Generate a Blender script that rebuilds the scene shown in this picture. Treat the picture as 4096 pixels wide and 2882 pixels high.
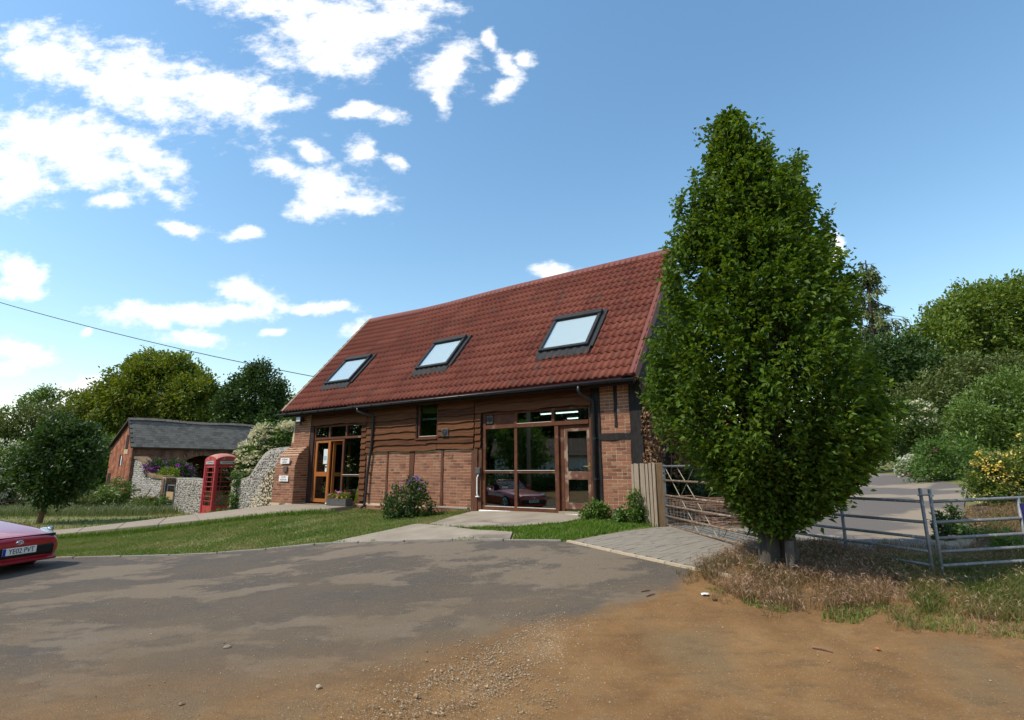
import bpy, math, random
import numpy as np
from mathutils import Vector, Matrix, Euler
for o in list(bpy.data.objects): bpy.data.objects.remove(o)
scene = bpy.context.scene
COL = scene.collection
R = math.radians
random.seed(7)
RNG = np.random.default_rng(11)

# ------------------------------------------------------------------ camera
FPX, TH, RO, EYE = 2105.0, 0.206, -0.0035, 1.62
cam_d = bpy.data.cameras.new('camera'); cam = bpy.data.objects.new('camera', cam_d); COL.objects.link(cam)
cam_d.sensor_width = 36.0; cam_d.lens = 36.0 * FPX / 4096.0; cam_d.clip_start = 0.05; cam_d.clip_end = 3000
fw = Vector((0, math.cos(TH), math.sin(TH))); up0 = Vector((0, -math.sin(TH), math.cos(TH))); rt0 = Vector((1, 0, 0))
rt = rt0 * math.cos(RO) + up0 * math.sin(RO); up = -rt0 * math.sin(RO) + up0 * math.cos(RO)
M = Matrix.Identity(4)
for i, v in enumerate((rt, up, -fw)):
    for j in range(3): M[j][i] = v[j]
M[2][3] = EYE
cam.matrix_world = M
scene.camera = cam

# ------------------------------------------------------------------ exposure
vs = scene.view_settings
vs.view_transform = 'Standard'; vs.look = 'None'; vs.gamma = 1.0; vs.use_curve_mapping = False; vs.exposure = 0.42
scene.render.engine = 'CYCLES'
cy = scene.cycles
cy.max_bounces = 6; cy.diffuse_bounces = 3; cy.glossy_bounces = 4; cy.transmission_bounces = 6; cy.transparent_max_bounces = 12
cy.sample_clamp_indirect = 6.0; cy.caustics_reflective = False; cy.caustics_refractive = False
try: cy.use_denoising = True
except Exception: pass

# ------------------------------------------------------------------ sun
SUN_EL = R(51); SAZ = Vector((-0.92, -0.39)).normalized()
SUNV = Vector((SAZ.x * math.cos(SUN_EL), SAZ.y * math.cos(SUN_EL), math.sin(SUN_EL)))
sd = bpy.data.lights.new('sun', 'SUN'); sd.energy = 3.3; sd.angle = R(0.53); sd.color = (1.0, 0.91, 0.77)
sun = bpy.data.objects.new('sun', sd); COL.objects.link(sun)
sun.rotation_euler = SUNV.to_track_quat('Z', 'Y').to_euler()

# ------------------------------------------------------------------ sky with clouds
def pixdir(px, py):
    u, v = px - 2048.0, py - 1441.0
    c, s = math.cos(RO), math.sin(RO)
    u, v = c * u + s * v, -s * u + c * v
    return np.array([u, FPX * math.cos(TH) + v * math.sin(TH), FPX * math.sin(TH) - v * math.cos(TH)]) / FPX
def at_y(px, py, Y):
    d = pixdir(px, py); t = Y / d[1]
    return np.array([d[0] * t, Y, EYE + d[2] * t])
def px_m(px, py, Y):               # metres per photograph pixel at that depth
    d = pixdir(px, py); return Y / d[1] / FPX

world = bpy.data.worlds.new('World'); scene.world = world; world.use_nodes = True
wt = world.node_tree; wt.nodes.clear()
def wn(t, **k):
    n = wt.nodes.new(t)
    for a, b in k.items(): setattr(n, a, b)
    return n
def wl(a, b): wt.links.new(a, b)
def wmath(op, a, b=None, c=None, clamp=False):
    n = wn('ShaderNodeMath', operation=op); n.use_clamp = clamp
    for i, x in enumerate((a, b, c)):
        if x is None: continue
        if isinstance(x, (int, float)): n.inputs[i].default_value = x
        else: wl(x, n.inputs[i])
    return n.outputs[0]
sky = wn('ShaderNodeTexSky', sky_type='NISHITA'); sky.sun_disc = False
sky.sun_elevation = SUN_EL; sky.sun_rotation = math.atan2(SAZ.x, SAZ.y) % (2 * math.pi)
sky.air_density = 1.42; sky.dust_density = 0.45; sky.ozone_density = 1.6
bg1 = wn('ShaderNodeBackground'); bg1.inputs['Strength'].default_value = 0.15
hsv = wn('ShaderNodeHueSaturation'); hsv.inputs['Saturation'].default_value = 1.16; hsv.inputs['Hue'].default_value = 0.494; hsv.inputs['Value'].default_value = 1.0
wl(sky.outputs[0], hsv.inputs['Color']); wl(hsv.outputs[0], bg1.inputs['Color'])
bg2 = wn('ShaderNodeBackground'); bg2.inputs['Color'].default_value = (1, 0.995, 0.99, 1); bg2.inputs['Strength'].default_value = 1.0
tc = wn('ShaderNodeTexCoord'); sep = wn('ShaderNodeSeparateXYZ'); wl(tc.outputs['Generated'], sep.inputs[0])
dx, dy, dz = sep.outputs
dys = wmath('MAXIMUM', dy, 0.05)
comb = wn('ShaderNodeCombineXYZ'); wl(wmath('DIVIDE', dx, dys), comb.inputs[0]); wl(wmath('DIVIDE', dz, dys), comb.inputs[1]); comb.inputs[2].default_value = 1.0
nz = wn('ShaderNodeTexNoise'); nz.inputs['Scale'].default_value = 7.0; nz.inputs['Detail'].default_value = 5; wl(comb.outputs[0], nz.inputs['Vector'])
warp = wn('ShaderNodeVectorMath', operation='MULTIPLY_ADD')
sb = wn('ShaderNodeVectorMath', operation='SUBTRACT'); wl(nz.outputs['Color'], sb.inputs[0]); sb.inputs[1].default_value = (.5, .5, .5)
wl(sb.outputs[0], warp.inputs[0]); warp.inputs[1].default_value = (.10, .075, 0); wl(comb.outputs[0], warp.inputs[2])
P = warp.outputs[0]
# cloud masses: centre, half axes, tilt (screen degrees, clockwise), in 2295-wide photo pixels -> fixed sky directions
CL = [(110,125,120,62,12),(300,185,190,78,22),(470,215,160,70,12),(590,222,95,42,5),(120,315,180,75,8),(310,330,120,42,36),(40,390,110,70,0),(230,385,110,42,20),(330,405,70,26,30),
 (600,15,150,32,8),(760,60,170,85,-10),(890,40,110,62,-22),(735,125,95,52,15),(1000,150,58,62,20),(990,215,26,40,0),(1140,150,45,26,35),(1185,128,30,20,-30),(1125,205,36,20,-20),(1098,98,22,34,-25),
 (800,252,66,18,-4),(870,262,38,20,10),(688,335,44,20,16),(810,335,34,32,20),(890,372,30,18,30),(640,385,80,26,18),(735,420,125,42,20),(790,455,70,26,15),(700,470,60,22,0),
 (400,708,150,30,0),(340,700,75,28,0),(560,655,66,32,10),(520,705,80,22,0),(720,695,80,17,2),(425,765,78,19,2),(622,752,36,10,-8),(45,612,70,38,12),(30,655,60,22,0),(40,790,64,26,8),(190,752,24,10,-10),
 (425,510,66,15,10),(550,528,38,16,-8),(165,872,62,26,-20),(800,748,36,20,-20),(1240,606,56,18,4),(1862,556,16,36,0),(250,455,40,22,0),(20,830,40,18,0)]
mx = None
for cx, cyy, rx, ry, ang in CL:
    K = 4096 / 2295.0; cx *= K; cyy *= K; rx *= K * 1.10; ry *= K * 1.12
    def g(px, py):
        d = pixdir(px, py); return np.array([d[0] / d[1], d[2] / d[1]])
    c0 = g(cx, cyy); ca, sa = math.cos(R(ang)), math.sin(R(ang))
    e1 = g(cx + rx * ca, cyy + rx * sa) - c0; e2 = g(cx - ry * sa, cyy + ry * ca) - c0
    Mi = np.linalg.inv(np.stack([e1, e2], 1)); off = -Mi @ c0
    cb = wn('ShaderNodeCombineXYZ')
    for i in range(2):
        dt = wn('ShaderNodeVectorMath', operation='DOT_PRODUCT'); wl(P, dt.inputs[0]); dt.inputs[1].default_value = (Mi[i, 0], Mi[i, 1], off[i]); wl(dt.outputs['Value'], cb.inputs[i])
    ln = wn('ShaderNodeVectorMath', operation='LENGTH'); wl(cb.outputs[0], ln.inputs[0])
    v = wmath('SUBTRACT', 1.0, ln.outputs['Value'])
    mx = v if mx is None else wmath('SMOOTH_MAX', mx, v, 0.25)
nf = wn('ShaderNodeTexNoise'); nf.inputs['Scale'].default_value = 14.0; nf.inputs['Detail'].default_value = 10; nf.inputs['Roughness'].default_value = 0.66
st = wn('ShaderNodeVectorMath', operation='MULTIPLY'); wl(comb.outputs[0], st.inputs[0]); st.inputs[1].default_value = (1, 1.5, 1); wl(st.outputs[0], nf.inputs['Vector'])
den = wmath('ADD', wmath('MAXIMUM', mx, -1.2), wmath('MULTIPLY', wmath('SUBTRACT', nf.outputs['Fac'], 0.5), 3.0))
mr = wn('ShaderNodeMapRange', interpolation_type='SMOOTHSTEP'); wl(den, mr.inputs['Value']); mr.inputs['From Min'].default_value = -0.22; mr.inputs['From Max'].default_value = 0.88
# the rest of the dome: the same kind of scattered cloud
dzs = wmath('ADD', wmath('MAXIMUM', dz, 0.0), 0.12)
cb2 = wn('ShaderNodeCombineXYZ'); wl(wmath('DIVIDE', dx, dzs), cb2.inputs[0]); wl(wmath('DIVIDE', dy, dzs), cb2.inputs[1])
nd = wn('ShaderNodeTexNoise'); nd.inputs['Scale'].default_value = 0.9; nd.inputs['Detail'].default_value = 8; nd.inputs['Roughness'].default_value = 0.55; wl(cb2.outputs[0], nd.inputs['Vector'])
mr2 = wn('ShaderNodeMapRange', interpolation_type='SMOOTHSTEP'); wl(nd.outputs['Fac'], mr2.inputs['Value']); mr2.inputs['From Min'].default_value = 0.52; mr2.inputs['From Max'].default_value = 0.68
side = wn('ShaderNodeMapRange', interpolation_type='SMOOTHSTEP'); wl(dy, side.inputs['Value']); side.inputs['From Min'].default_value = 0.15; side.inputs['From Max'].default_value = 0.40
cf = wmath('ADD', wmath('MULTIPLY', mr.outputs[0], side.outputs[0]), wmath('MULTIPLY', mr2.outputs[0], wmath('SUBTRACT', 1.0, side.outputs[0])), clamp=True)
hz = wn('ShaderNodeMapRange'); wl(dz, hz.inputs['Value']); hz.inputs['From Min'].default_value = -0.01; hz.inputs['From Max'].default_value = 0.02
cf = wmath('MULTIPLY', cf, hz.outputs[0])
ms = wn('ShaderNodeMixShader'); wl(cf, ms.inputs[0]); wl(bg1.outputs[0], ms.inputs[1]); wl(bg2.outputs[0], ms.inputs[2])
wo = wn('ShaderNodeOutputWorld'); wl(ms.outputs[0], wo.inputs[0])
world.cycles.sampling_method = 'MANUAL'; world.cycles.sample_map_resolution = 512

# ------------------------------------------------------------------ terrain height
HP = np.array([(0,-8,0),(-8,-6,-.1),(8,-6,.1),(0,0,0),(-4,3.9,0),(0,3.9,.02),(4,3.9,.06),(0,6,.2),(-4,7,.08),(-8,8,-.02),(-8.5,10.3,0),(-12,8,-.12),(-4.8,10.1,.15),(-3.5,10,.28),(-1.5,9.3,.42),(0,8.75,.5),(.86,8.66,.5),(2.3,6.85,.4),(3.2,6.6,.45),(4.8,6.3,.38),(4.,5.3,.2),(5.5,5.2,.2),(7.5,6.3,.45),
(2.94,11.11,.55),(1.03,12.39,.63),(-1,13.75,.58),(-2,14.4,.47),(-4.3,16,.47),(-7.7,18.25,.45),(-13.7,16.3,-.35),(-9.2,15.5,.05),(-5.2,15.0,.46),(-7,12.5,.12),(-12,12,-.25),(-18,10,-.4),
(-13,23,-.22),(-17,20,-.3),(-25,30,-.4),(-22,34,-.4),(-40,40,-.6),(-30,15,-.6),(-30,0,.2),(2.9,10.4,.56),(4,11,.52),(5,9,.5),(6,8,.47),(14.3,17,1.04),(20,30,1.35),(12,30,1.3),(8.7,11,.72),(9,7,.6),(30,40,2.6),(20,14,2.2),(14,8,1.2),(0,40,.8),(8,20,.95),(-10,45,0),(0,70,1),(-60,70,-.5),(60,70,5),(60,10,5),(-60,-30,-1),(60,-30,3),(0,-30,0)], float)
def _k(r2): return .5 * r2 * np.log(r2 + 1e-12)
_n = len(HP); _A = np.zeros((_n + 3, _n + 3)); _d2 = ((HP[:, None, :2] - HP[None, :, :2]) ** 2).sum(-1)
_A[:_n, :_n] = _k(_d2) + np.eye(_n) * .05; _A[:_n, _n] = 1; _A[:_n, _n + 1:] = HP[:, :2]; _A[_n, :_n] = 1; _A[_n + 1:, :_n] = HP[:, :2].T
_w = np.linalg.solve(_A, np.concatenate([HP[:, 2], [0, 0, 0]]))
def H(x, y):
    x = np.clip(np.asarray(x, float), -70, 70); y = np.clip(np.asarray(y, float), -40, 80)
    x, y = np.broadcast_arrays(x, y); s = x.shape
    q = np.stack([x.ravel(), y.ravel()], 1); o = np.empty(len(q))
    for i in range(0, len(q), 20000):
        b = q[i:i + 20000]
        o[i:i + 20000] = _k(((b[:, None] - HP[None, :, :2]) ** 2).sum(-1)) @ _w[:_n] + _w[_n] + b @ _w[_n + 1:]
    return o.reshape(s)
def h(x, y): return float(H(x, y))

# ------------------------------------------------------------------ mesh helpers
def link(o, parent=None):
    COL.objects.link(o)
    if parent is not None: o.parent = parent
    return o
def tag(o, label=None, cat=None, group=None, kind=None):
    if label: o['label'] = label
    if cat: o['category'] = cat
    if group: o['group'] = group
    if kind: o['kind'] = kind
    return o
def empty(name, loc=(0, 0, 0), rz=0.0, label=None, cat=None, group=None, parent=None):
    o = bpy.data.objects.new(name, None); o.location = loc; o.rotation_euler = (0, 0, rz); o.empty_display_size = .2
    link(o, parent); return tag(o, label, cat, group)
def mesh_of(name, V, F, mat=None, smooth=False):
    me = bpy.data.meshes.new(name); me.from_pydata([tuple(v) for v in V], [], [tuple(f) for f in F])
    if mat: me.materials.append(mat)
    if smooth: me.polygons.foreach_set('use_smooth', [True] * len(me.polygons))
    me.update(); return me
def fast_mesh(name, V, F, mat=None, smooth=False):
    V = np.asarray(V, np.float32); F = np.asarray(F, np.int32); k = F.shape[1]
    me = bpy.data.meshes.new(name); me.vertices.add(len(V)); me.vertices.foreach_set('co', V.ravel())
    me.loops.add(F.size); me.loops.foreach_set('vertex_index', F.ravel())
    me.polygons.add(len(F)); me.polygons.foreach_set('loop_start', np.arange(0, F.size, k, dtype=np.int32))
    me.polygons.foreach_set('use_smooth', np.full(len(F), smooth))
    if mat: me.materials.append(mat)
    me.update(calc_edges=True); me.validate(); return me
def ob(name, me, parent=None, loc=None, rot=None, scale=None):
    o = bpy.data.objects.new(name, me); link(o, parent)
    if loc is not None: o.location = loc
    if rot is not None: o.rotation_euler = rot
    if scale is not None: o.scale = scale
    return o
class MB:
    def __init__(s): s.v = []; s.f = []
    def add(s, V, F):
        b = len(s.v); s.v += [tuple(map(float, v)) for v in V]; s.f += [tuple(b + i for i in f) for f in F]; return s
    def box(s, x0, x1, y0, y1, z0, z1, m=None):
        V = [(x, y, z) for z in (z0, z1) for x, y in ((x0, y0), (x1, y0), (x1, y1), (x0, y1))]
        if m is not None: V = [m @ Vector(v) for v in V]
        return s.add(V, [(3, 2, 1, 0), (4, 5, 6, 7), (0, 1, 5, 4), (1, 2, 6, 5), (2, 3, 7, 6), (3, 0, 4, 7)])
    def tube(s, pts, r, n=8, cap=True):
        pts = [Vector(p) for p in pts]; rs = r if isinstance(r, (list, tuple)) else [r] * len(pts)
        V = []; F = []; prev = None
        for i, p in enumerate(pts):
            d = (pts[min(i + 1, len(pts) - 1)] - pts[max(i - 1, 0)]).normalized()
            if prev is None: a = d.orthogonal().normalized()
            else:
                a = prev - d * prev.dot(d); a = a.normalized() if a.length > 1e-6 else d.orthogonal().normalized()
            prev = a; b = d.cross(a)
            for k in range(n):
                t = 2 * math.pi * k / n; V.append(p + (a * math.cos(t) + b * math.sin(t)) * rs[i])
        for i in range(len(pts) - 1):
            for k in range(n): F.append((i * n + k, i * n + (k + 1) % n, (i + 1) * n + (k + 1) % n, (i + 1) * n + k))
        if cap: F.append(tuple(range(n - 1, -1, -1))); F.append(tuple((len(pts) - 1) * n + k for k in range(n)))
        return s.add(V, F)
    def prism(s, poly, axis, a0, a1):
        n = len(poly)
        def mk(p, a):
            return (a, p[0], p[1]) if axis == 'x' else (p[0], a, p[1]) if axis == 'y' else (p[0], p[1], a)
        V = [mk(p, a0) for p in poly] + [mk(p, a1) for p in poly]
        F = [tuple(range(n)), tuple(range(2 * n - 1, n - 1, -1))] + [((i + 1) % n, i, n + i, n + (i + 1) % n) for i in range(n)]
        return s.add(V, F)
    def build(s, name, mat, parent=None, smooth=False, loc=None, rot=None):
        return ob(name, mesh_of(name, s.v, s.f, mat, smooth), parent, loc, rot)
def bevel(o, w=.008, seg=1):
    m = o.modifiers.new('bevel', 'BEVEL'); m.width = w; m.segments = seg; m.limit_method = 'ANGLE'; return o
def box(name, mat, parent, x0, x1, y0, y1, z0, z1, bev=0.0, m=None):
    o = MB().box(x0, x1, y0, y1, z0, z1, m).build(name, mat, parent)
    if bev: bevel(o, bev)
    return o
def text(body, size, mat, parent, loc, rot, name='lettering', align='CENTER', sx=1.0):
    c = bpy.data.curves.new(name, 'FONT'); c.body = body; c.size = size; c.align_x = align; c.align_y = 'CENTER'; c.extrude = .0012; c.materials.append(mat)
    t_ = bpy.data.objects.new(name + '_curve', c); COL.objects.link(t_); bpy.context.view_layer.update()
    me = bpy.data.meshes.new_from_object(t_.evaluated_get(bpy.context.evaluated_depsgraph_get())); me.name = name; bpy.data.objects.remove(t_); bpy.data.curves.remove(c)
    if not me.materials: me.materials.append(mat)
    return ob(name, me, parent, loc, rot, (sx, 1, 1))

# ------------------------------------------------------------------ materials
def new_mat(name):
    m = bpy.data.materials.new(name); m.use_nodes = True; t = m.node_tree; t.nodes.clear()
    out = t.nodes.new('ShaderNodeOutputMaterial'); return m, t, out
def nd_(t, ty, **k):
    n = t.nodes.new(ty)
    for a, b in k.items(): setattr(n, a, b)
    return n
def rand_fac(t):
    g = nd_(t, 'ShaderNodeNewGeometry'); oi = nd_(t, 'ShaderNodeObjectInfo')
    a = nd_(t, 'ShaderNodeMath', operation='ADD'); t.links.new(g.outputs['Random Per Island'], a.inputs[0]); t.links.new(oi.outputs['Random'], a.inputs[1])
    f = nd_(t, 'ShaderNodeMath', operation='FRACT'); t.links.new(a.outputs[0], f.inputs[0]); return f.outputs[0]
def ramp(t, fac, cols, pos=None, interp='LINEAR'):
    r = nd_(t, 'ShaderNodeValToRGB'); r.color_ramp.interpolation = interp; el = r.color_ramp.elements
    n = len(cols); pos = pos or [i / max(1, n - 1) for i in range(n)]
    while len(el) < n: el.new(.5)
    for e, p, c in zip(el, pos, cols): e.position = p; e.color = (c[0], c[1], c[2], 1)
    t.links.new(fac, r.inputs[0]); return r.outputs[0]
def pmat(name, cols, rough=.8, scale=6., detail=5, bump=0., bscale=40., rand=0., spec=.3, metal=0., stretch=None, lo=.3, hi=.7, coat=0., coords='Object', spots=None):
    m, t, out = new_mat(name); L = t.links.new
    b = nd_(t, 'ShaderNodeBsdfPrincipled'); L(b.outputs[0], out.inputs[0])
    b.inputs['Roughness'].default_value = rough; b.inputs['Metallic'].default_value = metal; b.inputs['Specular IOR Level'].default_value = spec
    b.inputs['Coat Weight'].default_value = coat; b.inputs['Coat Roughness'].default_value = .03
    if len(cols) == 1 and not bump and not rand:
        b.inputs['Base Color'].default_value = (*cols[0], 1); return m
    if len(cols) == 1: cols = [tuple(c * .8 for c in cols[0]), tuple(c * 1.15 for c in cols[0])]
    tcn = nd_(t, 'ShaderNodeTexCoord'); vec = nd_(t, 'ShaderNodeNewGeometry').outputs['Position'] if coords == 'World' else tcn.outputs[coords]
    if stretch:
        mp = nd_(t, 'ShaderNodeMapping'); mp.inputs['Scale'].default_value = stretch; L(vec, mp.inputs[0]); vec = mp.outputs[0]
    n = nd_(t, 'ShaderNodeTexNoise'); n.inputs['Scale'].default_value = scale; n.inputs['Detail'].default_value = detail; n.inputs['Roughness'].default_value = .6; L(vec, n.inputs['Vector'])
    mr = nd_(t, 'ShaderNodeMapRange'); mr.inputs['From Min'].default_value = lo; mr.inputs['From Max'].default_value = hi; L(n.outputs['Fac'], mr.inputs[0]); fac = mr.outputs[0]
    if rand:
        mx = nd_(t, 'ShaderNodeMix'); mx.inputs[0].default_value = rand; L(fac, mx.inputs[2]); L(rand_fac(t), mx.inputs[3]); fac = mx.outputs[0]
    col = ramp(t, fac, cols)
    if spots:                     # (colour, scale, lo, hi)
        n3 = nd_(t, 'ShaderNodeTexNoise'); n3.inputs['Scale'].default_value = spots[1]; n3.inputs['Detail'].default_value = 6; L(vec, n3.inputs['Vector'])
        m3 = nd_(t, 'ShaderNodeMapRange', interpolation_type='SMOOTHSTEP'); m3.inputs['From Min'].default_value = spots[2]; m3.inputs['From Max'].default_value = spots[3]; L(n3.outputs['Fac'], m3.inputs[0])
        mc = nd_(t, 'ShaderNodeMix', data_type='RGBA'); L(m3.outputs[0], mc.inputs[0]); L(col, mc.inputs[6]); mc.inputs[7].default_value = (*spots[0], 1); col = mc.outputs[2]
    L(col, b.inputs['Base Color'])
    if bump:
        n2 = nd_(t, 'ShaderNodeTexNoise'); n2.inputs['Scale'].default_value = bscale; n2.inputs['Detail'].default_value = 6; L(vec, n2.inputs['Vector'])
        bp = nd_(t, 'ShaderNodeBump'); bp.inputs['Strength'].default_value = bump; bp.inputs['Distance'].default_value = .02; L(n2.outputs['Fac'], bp.inputs['Height']); L(bp.outputs[0], b.inputs['Normal'])
    return m
def leafmat(name, cols, trans=.35, rough=.45, spec=.35, patch=None):
    m, t, out = new_mat(name); L = t.links.new; fac = rand_fac(t)
    if patch:
        n = nd_(t, 'ShaderNodeTexNoise'); n.inputs['Scale'].default_value = patch[0]; n.inputs['Detail'].default_value = 4; L(nd_(t, 'ShaderNodeNewGeometry').outputs['Position'], n.inputs['Vector'])
        mr = nd_(t, 'ShaderNodeMapRange'); mr.inputs[1].default_value = .32; mr.inputs[2].default_value = .68; L(n.outputs['Fac'], mr.inputs[0])
        mx = nd_(t, 'ShaderNodeMix'); mx.inputs[0].default_value = patch[1]; L(fac, mx.inputs[2]); L(mr.outputs[0], mx.inputs[3]); fac = mx.outputs[0]
    col = ramp(t, fac, cols)
    b = nd_(t, 'ShaderNodeBsdfPrincipled'); b.inputs['Roughness'].default_value = rough; b.inputs['Specular IOR Level'].default_value = spec; L(col, b.inputs['Base Color'])
    tr = nd_(t, 'ShaderNodeBsdfTranslucent')
    hs = nd_(t, 'ShaderNodeHueSaturation'); hs.inputs['Hue'].default_value = .48; hs.inputs['Saturation'].default_value = 1.1; hs.inputs['Value'].default_value = 1.5; L(col, hs.inputs['Color']); L(hs.outputs[0], tr.inputs['Color'])
    mx = nd_(t, 'ShaderNodeMixShader'); mx.inputs[0].default_value = trans; L(b.outputs[0], mx.inputs[1]); L(tr.outputs[0], mx.inputs[2]); L(mx.outputs[0], out.inputs[0]); return m
def glassmat(name, tint=(.75, .82, .80), refl=.12):
    m, t, out = new_mat(name); L = t.links.new
    tr = nd_(t, 'ShaderNodeBsdfTransparent'); tr.inputs[0].default_value = (*tint, 1)
    gl = nd_(t, 'ShaderNodeBsdfGlossy'); gl.inputs['Roughness'].default_value = .004; gl.inputs[0].default_value = (.95, 1, .98, 1)
    lw = nd_(t, 'ShaderNodeLayerWeight'); lw.inputs['Blend'].default_value = .5; pw_ = nd_(t, 'ShaderNodeMath', operation='POWER'); L(lw.outputs['Facing'], pw_.inputs[0]); pw_.inputs[1].default_value = 4.0
    ma = nd_(t, 'ShaderNodeMath', operation='MULTIPLY_ADD'); L(pw_.outputs[0], ma.inputs[0]); ma.inputs[1].default_value = 1 - refl; ma.inputs[2].default_value = refl; ma.use_clamp = True
    mx = nd_(t, 'ShaderNodeMixShader'); L(ma.outputs[0], mx.inputs[0]); L(tr.outputs[0], mx.inputs[1]); L(gl.outputs[0], mx.inputs[2]); L(mx.outputs[0], out.inputs[0]); return m
def emit(name, col, s):
    m, t, out = new_mat(name); e = nd_(t, 'ShaderNodeEmission'); e.inputs[0].default_value = (*col, 1); e.inputs[1].default_value = s; t.links.new(e.outputs[0], out.inputs[0]); return m
# ------------------------------------------------------------------ shared materials
M_BRICK = pmat('brick_red', [(.11,.048,.035),(.245,.106,.066),(.315,.138,.081),(.275,.120,.074),(.38,.205,.125)], rough=.9, scale=9, rand=.8, bump=.35, bscale=60, spec=.15)
M_MORTAR = pmat('mortar', [(.46,.36,.235),(.58,.47,.33)], rough=.95, scale=14, bump=.5, bscale=70, spec=.1)
M_BOARD = pmat('stained_board', [(.038,.016,.009),(.088,.036,.017),(.140,.058,.026),(.070,.030,.015)], rough=.8, scale=3.2, rand=.5, stretch=(.6,1,9), bump=.5, bscale=16, spec=.12)
M_BOARD_BACK = pmat('board_backing', [(.02,.012,.01)], rough=.9)
M_FRAME = pmat('window_frame_wood', [(.075,.028,.015),(.13,.050,.024)], rough=.65, scale=5, bump=.2, bscale=30, spec=.2, spots=((.20,.13,.09), 4, .60, .72))
M_ORANGE = pmat('door_wood_orange', [(.30,.095,.022),(.40,.14,.035)], rough=.45, scale=5, stretch=(6,6,1), spec=.4)
M_OLDDOOR = pmat('worn_door_wood', [(.09,.035,.022),(.16,.075,.045)], rough=.6, scale=6, bump=.25, spots=((.30,.21,.15), 5, .52, .66))
M_BLACK = pmat('black_timber', [(.010,.009,.009),(.028,.024,.022)], rough=.75, scale=7, stretch=(3,3,.7), bump=.6, bscale=14, spec=.25)
M_POST = pmat('brown_post', [(.065,.026,.014),(.14,.058,.030)], rough=.75, scale=6, stretch=(4,4,.6), bump=.5, bscale=15)
M_GUTTER = pmat('black_plastic', [(.012,.013,.015),(.022,.023,.026)], rough=.38, scale=6, spec=.45)
M_TILE = pmat('roof_sheet_red', [(.098,.028,.019),(.146,.041,.026),(.188,.060,.040)], rough=.85, scale=1.1, rand=.42, bump=.15, bscale=180, spec=.2, coords='World', spots=((.105,.050,.036), 2.3, .56, .75))
M_FLASH = pmat('red_trim', [(.14,.038,.026),(.18,.052,.036)], rough=.55, scale=3, spec=.3)
M_MAROON = pmat('maroon_fascia', [(.13,.022,.026),(.17,.030,.034)], rough=.4, scale=3, spec=.4)
M_LEAD = pmat('grey_flashing', [(.018,.020,.022),(.032,.035,.038)], rough=.7, scale=8, spec=.2)
M_GLASS = glassmat('window_glass', tint=(.62,.70,.68), refl=.15)
M_SKYGLASS = glassmat('rooflight_glass', tint=(.95,.97,.97), refl=.14)
M_SHEEN = pmat('sky_sheen', [(.70,.76,.73)], rough=.7)
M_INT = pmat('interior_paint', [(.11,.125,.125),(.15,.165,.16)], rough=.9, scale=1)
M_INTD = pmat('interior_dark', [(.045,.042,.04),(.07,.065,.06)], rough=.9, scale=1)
M_WHITE = pmat('white_paint', [(.74,.74,.72),(.80,.80,.78)], rough=.5, scale=4)
M_PVCW = pmat('white_plastic', [(.78,.78,.76)], rough=.35)
M_PAPER = pmat('notice_paper', [(.58,.62,.58),(.70,.72,.68)], rough=.8, scale=22, detail=2)
M_INK = pmat('sign_ink', [(.035,.035,.045)], rough=.6)
M_GREYP = pmat('grey_plastic', [(.07,.068,.068),(.10,.096,.095)], rough=.5, scale=10)
M_GRILLE = pmat('dark_grille', [(.018,.018,.018)], rough=.6)
M_STEEL = pmat('galvanised_steel', [(.15,.158,.16),(.225,.235,.238)], rough=.5, scale=16, metal=.25, spec=.4, bump=.1, spots=((.42,.43,.42), 30, .60, .70))
M_RUST = pmat('rusty_galvanised', [(.14,.088,.052),(.25,.185,.13)], rough=.7, scale=10, metal=.2, bump=.2, spots=((.36,.35,.33), 22, .56, .66))
M_WOODGREY = pmat('weathered_wood', [(.18,.135,.095),(.31,.245,.18),(.24,.20,.16)], rough=.85, scale=7, stretch=(5,5,.5), rand=.4, bump=.4, bscale=22)
M_WOODPOST = pmat('tan_post', [(.19,.115,.06),(.28,.18,.10)], rough=.8, scale=6, stretch=(5,5,.5), bump=.3)
M_FLINT = pmat('flint_stone', [(.10,.09,.08),(.22,.20,.175),(.36,.335,.30),(.27,.235,.19),(.46,.43,.40)], rough=.6, scale=9, rand=.75, spec=.4)
M_FLINTD = pmat('brown_flint', [(.045,.035,.028),(.10,.075,.05),(.17,.13,.09)], rough=.6, scale=9, rand=.75, spec=.4)
M_WALLCORE = pmat('flint_mortar_grey', [(.32,.29,.25),(.46,.42,.37)], rough=.95, scale=5, bump=.6, bscale=24, spots=((.40,.20,.07), 6, .66, .72))
M_CREAM = pmat('flint_mortar_cream', [(.50,.40,.25),(.62,.52,.35)], rough=.95, scale=6, bump=.5, bscale=30)
M_COPING = pmat('mossy_coping', [(.14,.085,.05),(.22,.14,.085),(.20,.16,.05)], rough=.95, scale=5, rand=.4, bump=.5, bscale=25)
M_CONC = pmat('concrete', [(.24,.20,.15),(.34,.29,.225)], rough=.92, scale=1.6, bump=.25, bscale=80, coords='World', spots=((.17,.14,.11), 1.1, .56, .74))
M_PATH = pmat('path_concrete', [(.245,.20,.148),(.295,.245,.185)], rough=.9, scale=.9, bump=.15, bscale=90, coords='World')
M_KERB = pmat('kerb_concrete', [(.20,.175,.15),(.30,.265,.23)], rough=.95, scale=5, rand=.3, bump=.3, bscale=60)
M_PAVER = pmat('grey_paver', [(.20,.175,.14),(.24,.21,.168),(.265,.228,.178)], rough=.95, scale=7, rand=.45, bump=.2, bscale=120)
M_SAND = pmat('joint_sand', [(.15,.125,.09),(.20,.17,.125)], rough=1, scale=20)
M_BARK = pmat('tree_bark', [(.035,.030,.024),(.085,.073,.058)], rough=.9, scale=7, stretch=(3,3,.7), bump=.7, bscale=16)
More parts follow.
